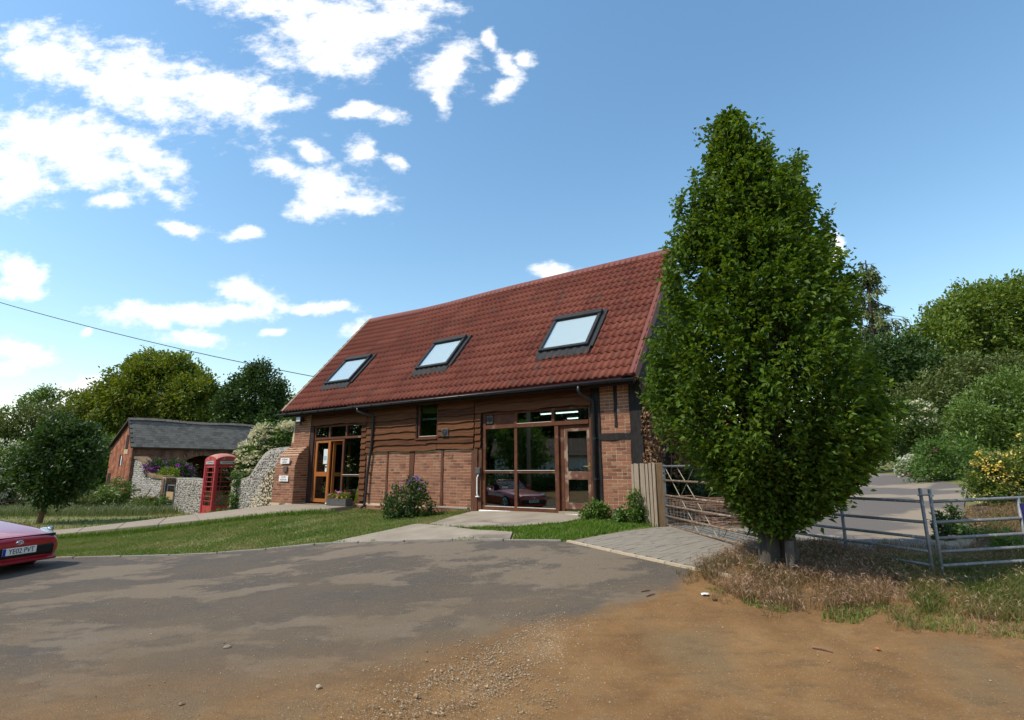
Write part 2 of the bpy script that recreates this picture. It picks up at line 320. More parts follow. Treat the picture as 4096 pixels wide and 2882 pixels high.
M_TWIG = pmat('twig_brown', [(.10,.050,.030),(.22,.125,.075),(.17,.10,.07)], rough=.85, scale=5, rand=.6)
M_RUBBER = pmat('tyre_rubber', [(.015,.015,.016)], rough=.8)

# ------------------------------------------------------------------ ground
def road_material():
    m, t, out = new_mat('dusty_asphalt_and_dirt'); L = t.links.new
    b = nd_(t, 'ShaderNodeBsdfPrincipled'); b.inputs['Roughness'].default_value = .93; b.inputs['Specular IOR Level'].default_value = .2; L(b.outputs[0], out.inputs[0])
    pos = nd_(t, 'ShaderNodeNewGeometry').outputs['Position']; sp = nd_(t, 'ShaderNodeSeparateXYZ'); L(pos, sp.inputs[0])
    def noise(scale, detail=6, rough=.6, st=None, off=0):
        v = pos
        if st or off:
            mp = nd_(t, 'ShaderNodeMapping'); mp.inputs['Scale'].default_value = st or (1, 1, 1); mp.inputs['Location'].default_value = (off, off * .7, 0); L(pos, mp.inputs[0]); v = mp.outputs[0]
        n = nd_(t, 'ShaderNodeTexNoise'); n.inputs['Scale'].default_value = scale; n.inputs['Detail'].default_value = detail; n.inputs['Roughness'].default_value = rough; L(v, n.inputs['Vector']); return n.outputs['Fac']
    def mrange(v, a, c, o0=0., o1=1.):
        n = nd_(t, 'ShaderNodeMapRange', interpolation_type='SMOOTHSTEP'); L(v, n.inputs[0]); n.inputs[1].default_value = a; n.inputs[2].default_value = c; n.inputs[3].default_value = o0; n.inputs[4].default_value = o1; return n.outputs[0]
    def math_(op, a, c, cl=False):
        n = nd_(t, 'ShaderNodeMath', operation=op); n.use_clamp = cl
        for i, x in enumerate((a, c)):
            if isinstance(x, (int, float)): n.inputs[i].default_value = x
            else: L(x, n.inputs[i])
        return n.outputs[0]
    def mix(f, a, c):
        n = nd_(t, 'ShaderNodeMix', data_type='RGBA')
        for i, x in ((0, f), (6, a), (7, c)):
            if isinstance(x, tuple): n.inputs[i].default_value = (*x, 1)
            elif isinstance(x, (int, float)): n.inputs[i].default_value = x
            else: L(x, n.inputs[i])
        return n.outputs[2]
    # tarmac with grit
    asp = ramp(t, noise(90, 3, .7), [(.056,.048,.041),(.095,.082,.069),(.14,.12,.098)], [.3, .5, .72])
    asp = mix(mrange(noise(.9, 5, .6, None, 3.1), .42, .62), asp, ramp(t, noise(70, 3), [(.075,.062,.049),(.15,.122,.095)]))
    # sand lying in puddle shapes
    dust = mrange(math_('ADD', noise(.85, 8, .66, (.7, 1.35, 1), 7.3), math_('MULTIPLY', math_('SUBTRACT', noise(9, 5, .7), .5), .13)), .50, .565)
    fine = ramp(t, noise(35, 5), [(.205,.160,.110),(.265,.208,.148)])
    c1 = mix(math_('MULTIPLY', dust, .64), asp, fine); c1 = mix(mrange(noise(14, 6, .7, (.6, 1.6, 1), 4.), .50, .72, 0, .45), c1, (.19,.15,.108)); c1 = mix(mrange(noise(26, 4, .7, None, 6.), .58, .70, 0, .55), c1, (.055,.048,.042))
    film = math_('MULTIPLY', mrange(sp.outputs[1], 9.5, 4.2), mrange(noise(1.1, 8, .66, (.8, 1.4, 1), 11.), .34, .62, .15, 1.)); c1 = mix(math_('MULTIPLY', film, .72), c1, (.155,.112,.068))
    # orange dirt on the near side: boundary runs from the grass tip down to the left
    mr = nd_(t, 'ShaderNodeMapRange'); L(sp.outputs[0], mr.inputs[0]); mr.inputs[1].default_value = -8; mr.inputs[2].default_value = 4; mr.clamp = True
    fc = nd_(t, 'ShaderNodeFloatCurve'); L(mr.outputs[0], fc.inputs['Value']); cv = fc.mapping.curves[0]
    pts = [(-8, 3.6), (-4.5, 4.0), (-2.2, 4.35), (-1.1, 4.75), (-.3, 5.15), (.4, 5.45), (1.2, 5.85), (1.8, 6.3), (2.5, 7.3), (4, 9.5)]
    while len(cv.points) < len(pts): cv.points.new(.5, .5)
    for p, (x, y) in zip(cv.points, pts): p.location = ((x + 8) / 12, y / 10); p.handle_type = 'VECTOR'
    fc.mapping.update()
    edge = math_('SUBTRACT', math_('MULTIPLY', fc.outputs[0], 10.0), sp.outputs[1])
    edge = math_('ADD', edge, math_('MULTIPLY', math_('SUBTRACT', noise(2.0, 8, .68, None, 1.7), .5), 1.15))
    wid = mrange(sp.outputs[0], -3.5, 1.5, 1.5, .22)
    dm = mrange(math_('DIVIDE', edge, wid), -.8, .9)
    dirt = ramp(t, noise(1.6, 8, .65), [(.160,.084,.032),(.232,.126,.049),(.285,.166,.070)], [.3, .5, .7])
    dirt = mix(mrange(noise(.8, 6, .6, None, 5.5), .50, .66), dirt, (.200,.128,.062))
    dirt = mix(mrange(noise(5, 7, .7, (.7, 1.5, 1), 3.), .48, .70, 0, .5), dirt, (.105,.070,.036)); dirt = mix(mrange(noise(55, 4, .7), .58, .68), dirt, (.32,.235,.145))
    dirt = mix(mrange(noise(48, 4, .7, None, 9.), .62, .72), dirt, (.10,.075,.055))
    col = mix(dm, c1, dirt)
    # pale specks of loose grit everywhere
    col = mix(math_('MULTIPLY', mrange(noise(120, 2, .5, None, 2.), .68, .74), .7), col, (.42,.36,.29))
    col = mix(math_('MULTIPLY', mrange(noise(160, 2, .5, None, 5.), .64, .72), .6), col, (.06,.045,.032))
    L(col, b.inputs['Base Color'])
    bp = nd_(t, 'ShaderNodeBump'); bp.inputs['Strength'].default_value = .75; bp.inputs['Distance'].default_value = .018
    L(math_('ADD', noise(70, 5, .7), math_('MULTIPLY', noise(7, 5), .6)), bp.inputs['Height']); L(bp.outputs[0], b.inputs['Normal'])
    return m
M_ROAD = road_material()
M_DRIVE = pmat('drive_asphalt', [(.105,.092,.082),(.155,.135,.118)], rough=.93, scale=60, detail=3, bump=.3, bscale=90, coords='World', spots=((.27,.215,.155), .5, .52, .60))
M_SOIL = pmat('grassy_ground', [(.085,.10,.028),(.12,.14,.040),(.17,.155,.060),(.105,.125,.036)], rough=1, scale=1.1, bump=.4, bscale=30, coords='World', spots=((.20,.15,.085), .55, .60, .76))

def resample(pl, n):
    pl = np.asarray(pl, float); d = np.concatenate([[0], np.cumsum(np.hypot(*np.diff(pl, axis=0).T))]); s = np.linspace(0, d[-1], n)
    return np.stack([np.interp(s, d, pl[:, i]) for i in range(pl.shape[1])], 1)
def grid_faces(n, m):
    i, j = np.meshgrid(np.arange(n - 1), np.arange(m - 1), indexing='ij'); a = i * m + j
    return np.stack([a, a + m, a + m + 1, a + 1], -1).reshape(-1, 4)
def ruled(name, A, B, n, m, dz, mat, skirt=0.0, zf=None):
    A = resample(A, n); B = resample(B, n); t = np.linspace(0, 1, m)
    P = A[:, None, :] * (1 - t[None, :, None]) + B[:, None, :] * t[None, :, None]
    z = H(P[..., 0], P[..., 1]) + dz if zf is None else zf(P)
    V = np.concatenate([P[..., :2], z[..., None]], -1).reshape(-1, 3); F = grid_faces(n, m)
    if F.size:
        a, b2, c = V[F[0][0]], V[F[0][1]], V[F[0][2]]
        if np.cross(b2 - a, c - a)[2] < 0: F = F[:, ::-1]
    o = ob(name, fast_mesh(name, V, F, mat, True)); o['kind'] = 'structure'; return o

def axis_steps(*segs):
    out = []
    for a, b, st in segs: out += list(np.arange(a, b, st))
    return np.array(out + [segs[-1][1]])
gx = axis_steps((-420, -70, 50), (-70, -25, 2.5), (-25, 22, .5), (22, 70, 3), (70, 420, 50)); gy = axis_steps((-420, -40, 50), (-40, -4, 3), (-4, 32, .5), (32, 80, 2.5), (80, 520, 55))
XX, YY = np.meshgrid(gx, gy, indexing='ij'); ZZ = H(XX, YY)
ground = ob('ground', fast_mesh('ground', np.stack([XX, YY, ZZ], -1).reshape(-1, 3), grid_faces(len(gx), len(gy)), M_SOIL, True)); ground['kind'] = 'structure'

KERB = [(-44, 13.0), (-20, 11.0), (-8.48, 10.35), (-4.8, 10.14), (-3.53, 10.02), (-1.5, 9.33), (-.04, 8.73), (.86, 8.63)]
PE1, PE2 = np.array([.86, 8.63]), np.array([2.23, 6.84])
NB = KERB + [tuple(PE2), (2.9, 6.95), (4.7, 6.25), (6.6, 6.35), (12, 6.6)]
def road_sheet():
    xs = axis_steps((-44, -16, 1.2), (-16, 9, .22), (9, 12, 1.)); nb = np.array(NB); yn = np.interp(xs, nb[:, 0], nb[:, 1])
    tt = np.concatenate([np.linspace(0, .35, 70), np.linspace(.37, 1, 26)]); ys = yn[:, None] + (-16 - yn[:, None]) * tt[None, :]
    X = np.repeat(xs[:, None], len(tt), 1); Z = H(X, ys) + .022 + .014 * np.sin(X * 1.3 + ys * .7) * np.sin(ys * 1.1 - X * .4)*np.minimum(1, (yn[:, None]-ys)*1.0)
    o = ob('road', fast_mesh('road', np.stack([X, ys, Z], -1).reshape(-1, 3), grid_faces(len(xs), len(tt))[:, ::-1], M_ROAD, True)); o['kind'] = 'structure'
    return o
road_sheet()
ruled('driveway', [(3.5, 7.2), (4.2, 10.6), (5.4, 14), (8, 22), (11, 31), (15, 46)], [(4.5, 6.4), (6.9, 8.2), (9.6, 11.6), (14.3, 17), (20, 30), (26, 46)], 110, 30, .03, M_DRIVE)

ruled('flower_bed', [(4.9, 6.7), (6.0, 7.6), (7.0, 8.3), (8.4, 10.2), (9.7, 11.6)], [(5.6, 6.6), (8.4, 6.9), (10.5, 8.4), (12, 10.4), (13, 12.4)], 24, 16, .035, pmat('bed_soil', [(.040,.027,.016),(.080,.055,.033),(.055,.055,.022)], rough=1, scale=2.5, bump=.6, bscale=14, coords='World'))
# concrete edging between road and grass: single kerb stones
kerb = empty('kerb', label='low concrete edging along the front of the lawn'); kerb['kind'] = 'structure'
kl = np.array(KERB); seg = np.concatenate([[0], np.cumsum(np.hypot(*np.diff(kl, axis=0).T))]); s = seg[1]
km = mesh_of('kerb_stone', *(lambda q: (q.v, q.f))(MB().box(-.452, .452, -.028, .028, -.12, .045)), M_KERB)
s = 12.0
while s < seg[-1] - .4:
    x, y = np.interp(s + .46, seg, kl[:, 0]), np.interp(s + .46, seg, kl[:, 1]); x2, y2 = np.interp(s + .92, seg, kl[:, 0]), np.interp(s + .92, seg, kl[:, 1]); x1, y1 = np.interp(s, seg, kl[:, 0]), np.interp(s, seg, kl[:, 1])
    o = ob('kerb_stone', km, kerb, (x, y + .03, h(x, y) + .006 + random.uniform(-.008, .008)), (0, -math.atan2(h(x2, y2) - h(x1, y1), .92), math.atan2(y2 - y1, x2 - x1) + random.uniform(-.012, .012))); bevel(o, .008)
    s += .92

# entrance ramp path in cast bays
PA = np.array([(-15.6, 16.9, -.42), (-13.2, 16.42, -.17), (-9.05, 15.8, .235), (-5.05, 15.2, .60)]); PB = np.array([(-16.8, 18.6, -.42), (-14.2, 18.35, -.2), (-12.0, 18.9, .05), (-7.2, 17.55, .60)])
path = empty('path', label='pale concrete ramp rising to the barn door'); path['kind'] = 'structure'
a_ = resample(PA, 9); b_ = resample(PB, 9)
for i in range(8):
    g = .008
    a0, a1 = a_[i] * (1 - g) + a_[i + 1] * g, a_[i] * g + a_[i + 1] * (1 - g); b0, b1 = b_[i] * (1 - g) + b_[i + 1] * g, b_[i] * g + b_[i + 1] * (1 - g)
    V = [a0, a1, b1, b0]; dn = np.array([0, 0, -.5]); V = V + [v + dn for v in V]
    bevel(ob('path_slab', mesh_of('path_slab', V, [(0, 1, 2, 3), (4, 7, 6, 5), (0, 4, 5, 1), (1, 5, 6, 2), (2, 6, 7, 3), (3, 7, 4, 0)], M_PATH), path), .008)
# landing in front of the door
Dv = np.array([math.sin(.979), -math.cos(.979)]); Nv = np.array([math.cos(.979), math.sin(.979)]); BO = np.array([2.942, 11.111])
def bw(x, y): return BO + Dv * x + Nv * y
V = [(*PA[-1][:2], .598), (*bw(-9.15, -.02), .598), (*bw(-11.6, -.02), .598), (*bw(-12.2, -.55), .598), (*PB[-1][:2], .598)]; V2 = [(v[0], v[1], .05) for v in V]
ob('path_slab', mesh_of('path_slab', V + V2, [(0, 1, 2, 3, 4), (9, 8, 7, 6, 5)] + [(i, i + 5, (i + 1) % 5 + 5, (i + 1) % 5) for i in range(5)], M_PATH), path)

# concrete apron slabs below the big window (two pours with grass between them)
apron = empty('apron', label='worn concrete slabs in front of the big window'); apron['kind'] = 'structure'
def slab(name, top, bot, n, m, dz, par, mat):
    o = ruled(name, top, bot, n, m, dz, mat); del o['kind']; o.parent = par
    return o
slab('concrete_slab', [tuple(bw(-4.75, -.03)), tuple(bw(-1.1, -.03))], [(-1.75, 11.5), (-1.35, 10.9), (-.9, 10.45), (.1, 10.2), (.9, 10.6), (1.45, 11.3)], 30, 14, .03, apron, M_CONC)
slab('concrete_slab', [(-3.5, 10.05), (-2.6, 11.0), (-2.05, 11.75), (-1.35, 10.95), (-.7, 10.1), (.0, 9.6)], [(-3.45, 10.0), (-2.4, 9.72), (-1.5, 9.36), (-.9, 9.12), (-.2, 8.85), (-.05, 8.8)], 30, 12, .028, apron, M_CONC)

# block paving at the gate
e1 = (PE2 - PE1) / np.linalg.norm(PE2 - PE1); e2 = np.array([-e1[1], e1[0]]); L1 = 2.55
paving = empty('block_paving', label='grey concrete block paving at the gate'); paving['kind'] = 'structure'
def pw(a, b, dz): p = PE1 + e1 * a + e2 * b; return (p[0], p[1], h(p[0], p[1]) + dz)
o = ruled('sand_bed', [PE1, PE1 + e1 * L1], [PE1 + e2 * 3.9, PE1 + e1 * L1 + e2 * 3.9], 16, 24, .026, M_SAND); del o['kind']; o.parent = paving
pv = []
pm = mesh_of('paver', *(lambda q: (q.v, q.f))(MB().box(-.098, .098, -.048, .048, -.04, .0)), M_PAVER)
row = 0; a = .10
while a < L1 - .05:
    b = .05 + (0.1 if row % 2 else .2) - .1
    while b < 3.85: pv.append((a, b + .05)); b += .2
    a += .1; row += 1
pv.sort(key=lambda q: (PE1 + e1 * q[0] + e2 * q[1])[1])
rest = MB(); ang = math.atan2(e2[1], e2[0])
for i, (a, b) in enumerate(pv):
    z0 = pw(a, b, .036 + random.uniform(-.002, .003)); ga = pw(a + .1, b, 0)[2] - pw(a - .1, b, 0)[2]; gb = pw(a, b + .1, 0)[2] - pw(a, b - .1, 0)[2]
    rot = Euler((-math.atan(ga / .2), -math.atan(gb / .2), ang))
    if i < 300: ob('paver', pm, paving, z0, rot)
    else:
        mm = Matrix.Translation(z0) @ rot.to_matrix().to_4x4(); rest.box(-.098, .098, -.048, .048, -.04, .0, mm)
if rest.v: rest.build('pavers_beyond', M_PAVER, paving)['kind'] = 'stuff'
k = 0.0
em = mesh_of('edging_stone', *(lambda q: (q.v, q.f))(MB().box(-.225, .225, -.03, .03, -.1, .0)), pmat('pale_edging', [(.40,.32,.22),(.50,.41,.30)], rough=.95, scale=8, rand=.3, bump=.3))
while k < 2.5:
    p = PE1 + e1 * (k + .23) - e2 * .0; ob('edging_stone', em, paving, (p[0], p[1], h(*p) + .048), (0, -math.atan((h(*(PE1 + e1 * (k + .46))) - h(*(PE1 + e1 * k))) / .46), math.atan2(e1[1], e1[0]))); k += .458
# ------------------------------------------------------------------ barn (local x along the front, -y outward)
barn = empty('barn', (BO[0], BO[1], 0), -(math.pi / 2 - .979), 'long timber and brick barn with red tile-effect roof and three rooflights', 'barn')
BL = -12.77; BR = -.19
def bbox(name, mat, *a, par=barn, bev=0.0): return box(name, mat, par, *a, bev=bev)
# solid masses behind the cladding
bk = MB()
bk.box(-8.83, -4.80, 0, .2, .2, 2.15)
front_wall = bk.build('front_wall', M_MORTAR, barn); end_wall = MB().box(-1.40, -.36, 0, .2, .2, 3.60).build('front_wall', M_MORTAR, barn)
bk = MB()
bk.box(-4.72, -1.40, .02, .2, 3.06, 3.62); bk.box(-4.80, -4.48, .02, .2, .4, 3.62); bk.box(-8.83, -6.72, .02, .2, 2.15, 3.62); bk.box(-6.72, -5.99, .02, .2, 2.15, 2.49); bk.box(-6.72, -5.99, .02, .2, 3.46, 3.62)
bk.box(-5.99, -4.80, .02, .2, 2.15, 3.62); bk.box(-9.05, -8.83, .02, .2, .3, 3.62); bk.box(-11.60, -9.05, .02, .2, 3.06, 3.62)
cladding = bk.build('cladding_backing', M_BOARD_BACK, barn)
# gables, rear wall, floor
g = MB(); gp = [(0, .1), (6.4, .1), (6.4, 3.6), (3.19, 7.35), (0, 3.6)]
g.prism(gp, 'x', -.36, -.22); gable = g.build('gable_wall', M_BLACK, barn)
MB().prism(gp, 'x', -12.5, -12.3).build('gable_wall', M_BLACK, barn)
bbox('rear_wall', M_BLACK, -12.3, -.36, 6.2, 6.4, .1, 3.6)
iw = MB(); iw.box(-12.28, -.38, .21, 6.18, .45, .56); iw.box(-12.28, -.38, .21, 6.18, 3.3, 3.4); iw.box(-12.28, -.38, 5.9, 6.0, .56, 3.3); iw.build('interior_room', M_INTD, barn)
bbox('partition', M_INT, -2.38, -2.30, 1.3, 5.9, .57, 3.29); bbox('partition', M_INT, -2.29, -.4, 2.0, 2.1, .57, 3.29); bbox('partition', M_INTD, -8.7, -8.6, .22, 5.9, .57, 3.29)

# bricks
big = []; small = MB()
UB = mesh_of('brick', *(lambda q: (q.v, q.f))(MB().box(-.5, .5, -.5, .5, -.5, .5)), M_BRICK)
def lay(x0, x1, z0, z1, y=0., clip=None, x0f=None, x1f=None, store=None):
    z = z0; c = 0
    while z < z1 - .03:
        a0 = x0f(z) if x0f else x0; a1 = x1f(z) if x1f else x1; x = a0 + .006
        first = True
        while x < a1 - .03:
            ln = random.choice((.215, .215, .215, .1025)) if not first else (.215 if c % 2 else .1025)
            first = False; ln = min(ln, a1 - .006 - x); hh = min(.061, z1 - z)
            if a1 - .006 - (x + ln) < .05: ln = a1 - .006 - x
            xc, zc = x + ln / 2, z + hh / 2
            yy = y(zc) if callable(y) else y
            if ln > .025 and (clip is None or not clip(xc, zc)): store.append((xc, yy, zc, ln, hh))
            x += ln + .013
        z += .075; c += 1
br_a, br_b, br_c, br_p = [], [], [], []
lay(-1.175, -.475, .60, 2.235, store=br_a)
lay(-1.175, -.475, 2.405, 3.55, clip=lambda x, z: False, store=br_a)
br_a = [b for b in br_a if not (abs(b[0] + .80) < .03 + 0 and b[2] > 2.53)]
for p0, p1 in ((-8.83, -7.93), (-7.85, -7.01), (-6.83, -5.84), (-5.75, -4.79)): lay(p0, p1, .70, 2.13, store=br_b)
# plinth and pier
plinth = bbox('brick_plinth', M_MORTAR, -9.17, -4.85, -.08, .0, .2, .655)
lay(-9.17, -4.86, .42, .64, y=-.08, store=br_c)
PZ = [(.3, -.50), (1.75, -.50), (2.10, -.40), (2.42, -.05), (3.55, -.02)]
def pier_y(z): return float(np.interp(z, [p[0] for p in PZ], [p[1] for p in PZ]))
pxl = lambda z: float(np.interp(z, [.6, 2.0, 2.5, 2.55, 3.6], [-12.72, -12.62, -12.55, -12.43, -12.43])); pxr = lambda z: -11.60
pr = MB()
for (z0, y0), (z1, y1) in zip(PZ[:-1], PZ[1:]):
    xa, xb = pxl(z0), pxl(z1); V = [(xa, y0, z0), (-11.6, y0, z0), (-11.6, .2, z0), (xa, .2, z0), (xb, y1, z1), (-11.6, y1, z1), (-11.6, .2, z1), (xb, .2, z1)]
    pr.add(V, [(3, 2, 1, 0), (4, 5, 6, 7), (0, 1, 5, 4), (1, 2, 6, 5), (2, 3, 7, 6), (3, 0, 4, 7)])
pier = pr.build('brick_pier', M_MORTAR, barn)
lay(0, 0, .62, 3.52, y=pier_y, x0f=pxl, x1f=pxr, store=br_p)
side_br = []
z = .62
while z < 3.4:                     # return face of the buttress towards the door
    d = -pier_y(z); y = -d + .005
    while y < -.03:
        ln = min(random.choice((.215, .1025)), -y); side_br.append((y + ln / 2, z + .0325, ln)); y += ln + .01
    z += .075
singles = [(b, end_wall) for b in br_a] + [(b, front_wall) for b in sorted(br_b, key=lambda b: -b[0])]
n1 = 300
for i, ((xc, y, zc, ln, hh), par) in enumerate(singles):
    if i < n1: ob('brick', UB, par, (xc, y + .036 + random.uniform(-.002, .002), zc), None, (ln, .085, hh))
    else: small.box(xc - ln / 2, xc + ln / 2, y - .0065 + random.uniform(-.002, .002), y + .05, zc - hh / 2, zc + hh / 2)
small.build('bricks_beyond', M_BRICK, front_wall)['kind'] = 'stuff'
def slope(z): return math.atan2(pier_y(z + .03) - pier_y(z - .03), .06)
for i, (xc, y, zc, ln, hh) in enumerate(sorted(br_p, key=lambda b: b[2])):
    ob('brick', UB, pier, (xc, y + .036 + random.uniform(-.002, .002), zc), (-slope(zc), 0, 0), (ln, .085, hh))
sb_ = MB()
for y, z, ln in side_br: sb_.box(-11.64, -11.588 + random.uniform(-.002, .002), y - ln / 2, y + ln / 2, z - .0325, z + .0325)
sb_.build('return_bricks', M_BRICK, pier)['kind'] = 'stuff'
for xc, y, zc, ln, hh in br_c: ob('brick', UB, plinth, (xc, y + .036, zc), None, (ln, .085, hh))
bbox('plinth_capping', M_CONC, -6.2, -4.85, -.10, .0, .645, .70, bev=.01)

# exposed timbers
def timber(x0, x1, z0, z1, mat, y0=-.03, y1=.06, wob=.012, name='timber'):
    n = 7; V = []; vert = (z1 - z0) > (x1 - x0)
    for i in range(n):
        t = i / (n - 1); j = [random.uniform(-wob, wob) for _ in range(2)]
        if vert:
            z = z0 + (z1 - z0) * t; V += [(x0 + j[0], y0, z), (x1 + j[1], y0, z), (x1 + j[1], y1, z), (x0 + j[0], y1, z)]
        else:
            x = x0 + (x1 - x0) * t; V += [(x, y0, z0 + j[0]), (x, y0, z1 + j[1]), (x, y1, z1 + j[1]), (x, y1, z0 + j[0])]
    F = []
    for i in range(n - 1):
        b = i * 4; F += [(b + k, b + (k + 1) % 4, b + 4 + (k + 1) % 4, b + 4 + k) for k in range(4)]
    F += [(3, 2, 1, 0), tuple((n - 1) * 4 + k for k in range(4))]
    if not vert: F = [tuple(reversed(f)) for f in F]
    o = ob(name, mesh_of(name, V, F, mat), barn); bevel(o, .008); return o
timber(-.48, -.21, .45, 3.58, M_BLACK); timber(-1.40, -1.17, .45, 3.58, M_BLACK); timber(-1.20, -.47, 2.245, 2.40, M_BLACK, y0=-.028)
timber(-.835, -.765, 2.53, 3.56, M_BLACK, y0=-.026)
timber(-7.93, -7.85, .68, 2.16, M_POST, y0=-.026); timber(-7.01, -6.83, .68, 2.16, M_POST, y0=-.026); timber(-5.84, -5.75, .68, 2.16, M_POST, y0=-.026)
timber(-4.80, -4.60, .50, 2.18, M_POST, y0=-.035); timber(-4.575, -4.475, .50, 2.18, M_POST, y0=-.022)
timber(-11.60, -11.41, .55, 3.56, pmat('dark_jamb', [(.03,.016,.012),(.05,.026,.018)], rough=.8, scale=5), y0=-.02)

# waney-edged boards
def board(x0, x1, z0, z1, name='weatherboard', tilt=.035, wan=.014, par=None, rot=0., y=0.):
    n = max(3, int((x1 - x0) / .16)); V = []; ph = random.uniform(0, 9); dep = .028
    for i in range(n + 1):
        t = i / n; x = x0 + (x1 - x0) * t
        e = wan * (math.sin(x * 3.1 + ph) + .6 * math.sin(x * 8.3 + ph * 2.) + random.uniform(-.5, .5))
        V += [(x, y - tilt - dep, z0 + e), (x, y - tilt, z0 + e), (x, y - .004, z1), (x, y - dep * .4 - .004, z1)]
    F = []
    for i in range(n):
        b = i * 4; F += [(b + (k + 1) % 4, b + k, b + 4 + k, b + 4 + (k + 1) % 4) for k in range(4)]
    F += [(0, 1, 2, 3), tuple(n * 4 + k for k in (3, 2, 1, 0))]
    return ob(name, mesh_of(name, V, F, M_BOARD), par or cladding)
rows = [2.15, 2.325, 2.50, 2.685, 2.87, 3.045, 3.235, 3.42, 3.60]
for i in range(len(rows) - 1):
    z0, z1 = rows[i], rows[i + 1] + .03
    if i == 0: board(-8.82, -6.0, z0, z1); board(-5.985, -4.73, z0 + .02, z1)
    elif i == 1: board(-8.82, -6.35, z0, z1); board(-6.34, -4.73, z0 + .012, z1 - .01)
    elif i < 7: board(-8.82, -6.76, z0, z1); board(-5.96, -4.72, z0, z1)
    else: board(-8.82, -6.74, z0, z1); board(-5.97, -4.70, z0, z1)
for z0, z1 in ((3.06, 3.29), (3.27, 3.60)): board(-4.69, -1.38, z0, z1); board(-11.52, -8.84, z0 + .01, z1)
for i in range(5): z = 2.19 + i * .172; board(-4.685, -4.50, z, z + .20, 'cladding_offcut', wan=.006)
for i in range(14): z = .74 + i * .170; o = board(-9.045, -8.80 if i < 8 else -8.835, z, z + .20, 'cladding_offcut', wan=.006); o.rotation_euler = (0, 0, 0)

# joinery helpers
def bar(par, mat, x0, x1, z0, z1, y0=.02, y1=.10, name='frame_rail', bev=.004): return box(name, mat, par, x0, x1, y0, y1, z0, z1, bev)
def pane(par, x0, x1, z0, z1, y=.055, mat=None): return box('pane', mat or M_GLASS, par, x0, x1, y, y + .004, z0, z1)
SILLW = pmat('sun_bleached_sill', [(.55,.50,.44),(.66,.62,.56)], rough=.6, scale=6)
# big window and door
w = empty('shop_window', parent=barn)
bar(w, M_FRAME, -4.47, -4.38, .66, 3.06); bar(w, M_FRAME, -3.50, -3.415, .742, 3.00, .015, .095); bar(w, M_FRAME, -2.365, -2.26, .742, 2.64, .015, .11); bar(w, M_FRAME, -1.47, -1.385, .70, 3.06)
bar(w, M_FRAME, -4.38, -1.47, 3.0, 3.06, .018, .10); bar(w, M_FRAME, -4.38, -1.47, 2.64, 2.735, .0, .105); bar(w, M_FRAME, -4.38, -2.26, .66, .742, -.01, .11); bar(w, M_FRAME, -2.44, -2.36, 2.735, 3.0, .012, .10)
for xa, xb in ((-4.38, -3.50), (-3.415, -2.365)):
    bar(w, M_FRAME, xa, xb, 1.54, 1.60); bar(w, SILLW, xa, xb, 1.60, 1.612, .0, .08, name='glazing_bead', bev=0); bar(w, SILLW, xa, xb, .742, .752, .0, .08, name='glazing_bead', bev=0)
    pane(w, xa, xb, .752, 1.54); pane(w, xa, xb, 1.612, 2.64)
bar(w, M_FRAME, -4.38, -3.50, 2.735, 3.0, .05, .07, name='blank_panel'); pane(w, -3.415, -2.44, 2.735, 3.0); pane(w, -2.36, -1.47, 2.735, 3.0)
bar(w, SILLW, -3.415, -2.44, 2.735, 2.745, .005, .08, name='glazing_bead', bev=0)
dr = empty('old_door', parent=barn, label='worn brown half-glazed door')
bar(dr, M_FRAME, -2.26, -2.15, .70, 2.64, .07, .13, 'door_jamb'); bar(dr, M_FRAME, -2.15, -1.47, 2.56, 2.64, .07, .13, 'door_head')
for a in ((-2.14, -2.045, .75, 2.56), (-1.555, -1.475, .75, 2.56), (-2.045, -1.555, 2.49, 2.56), (-2.045, -1.555, 1.40, 1.585), (-2.045, -1.555, .75, .89)): bar(dr, M_OLDDOOR, *a, .06, .10, 'door_rail')
pane(dr, -2.045, -1.555, 1.585, 2.49, .078); pane(dr, -2.045, -1.555, .89, 1.40, .078)
hd = MB().tube([(-1.50, .05, 1.69), (-1.50, .0, 1.69), (-1.62, -.005, 1.695)], .011, 8); hd.box(-1.525, -1.475, .05, .06, 1.60, 1.78); hd.build('door_handle', pmat('brass', [(.45,.33,.16)], rough=.35, metal=.8), dr)
bar(dr, M_CONC, -2.26, -1.40, .62, .70, -.06, .14, 'threshold'); bbox('painted_step', M_WHITE, -4.5, -1.75, -.09, .02, .60, .655, bev=.01)
# small window in the boards
w2 = empty('loft_window', parent=barn)
for a in ((-6.72, -6.66, 2.50, 3.46), (-6.02, -5.985, 2.50, 3.46), (-6.66, -6.02, 3.42, 3.46), (-6.66, -6.02, 2.50, 2.535)): bar(w2, M_FRAME, *a, -.02, .06)
bar(w2, M_BOARD_BACK, -6.79, -6.72, 2.46, 3.50, -.05, .04, 'window_jamb')
pane(w2, -6.66, -6.02, 2.535, 3.42, .02); bar(w2, SILLW, -6.66, -6.02, 2.535, 2.548, -.02, .015, name='glazing_bead', bev=0); bar(w2, M_FRAME, -6.79, -5.98, 2.445, 2.485, -.075, .02, 'sill')
bar(w2, pmat('old_pelmet', [(.35,.32,.26),(.48,.45,.38)], rough=.8, scale=12), -6.62, -6.03, 2.99, 3.05, .05, .08, 'blind_rail'); bar(w2, pmat('ochre_blind', [(.30,.20,.07)], rough=.9), -6.63, -6.04, 3.18, 3.41, .045, .055, 'roller_blind')
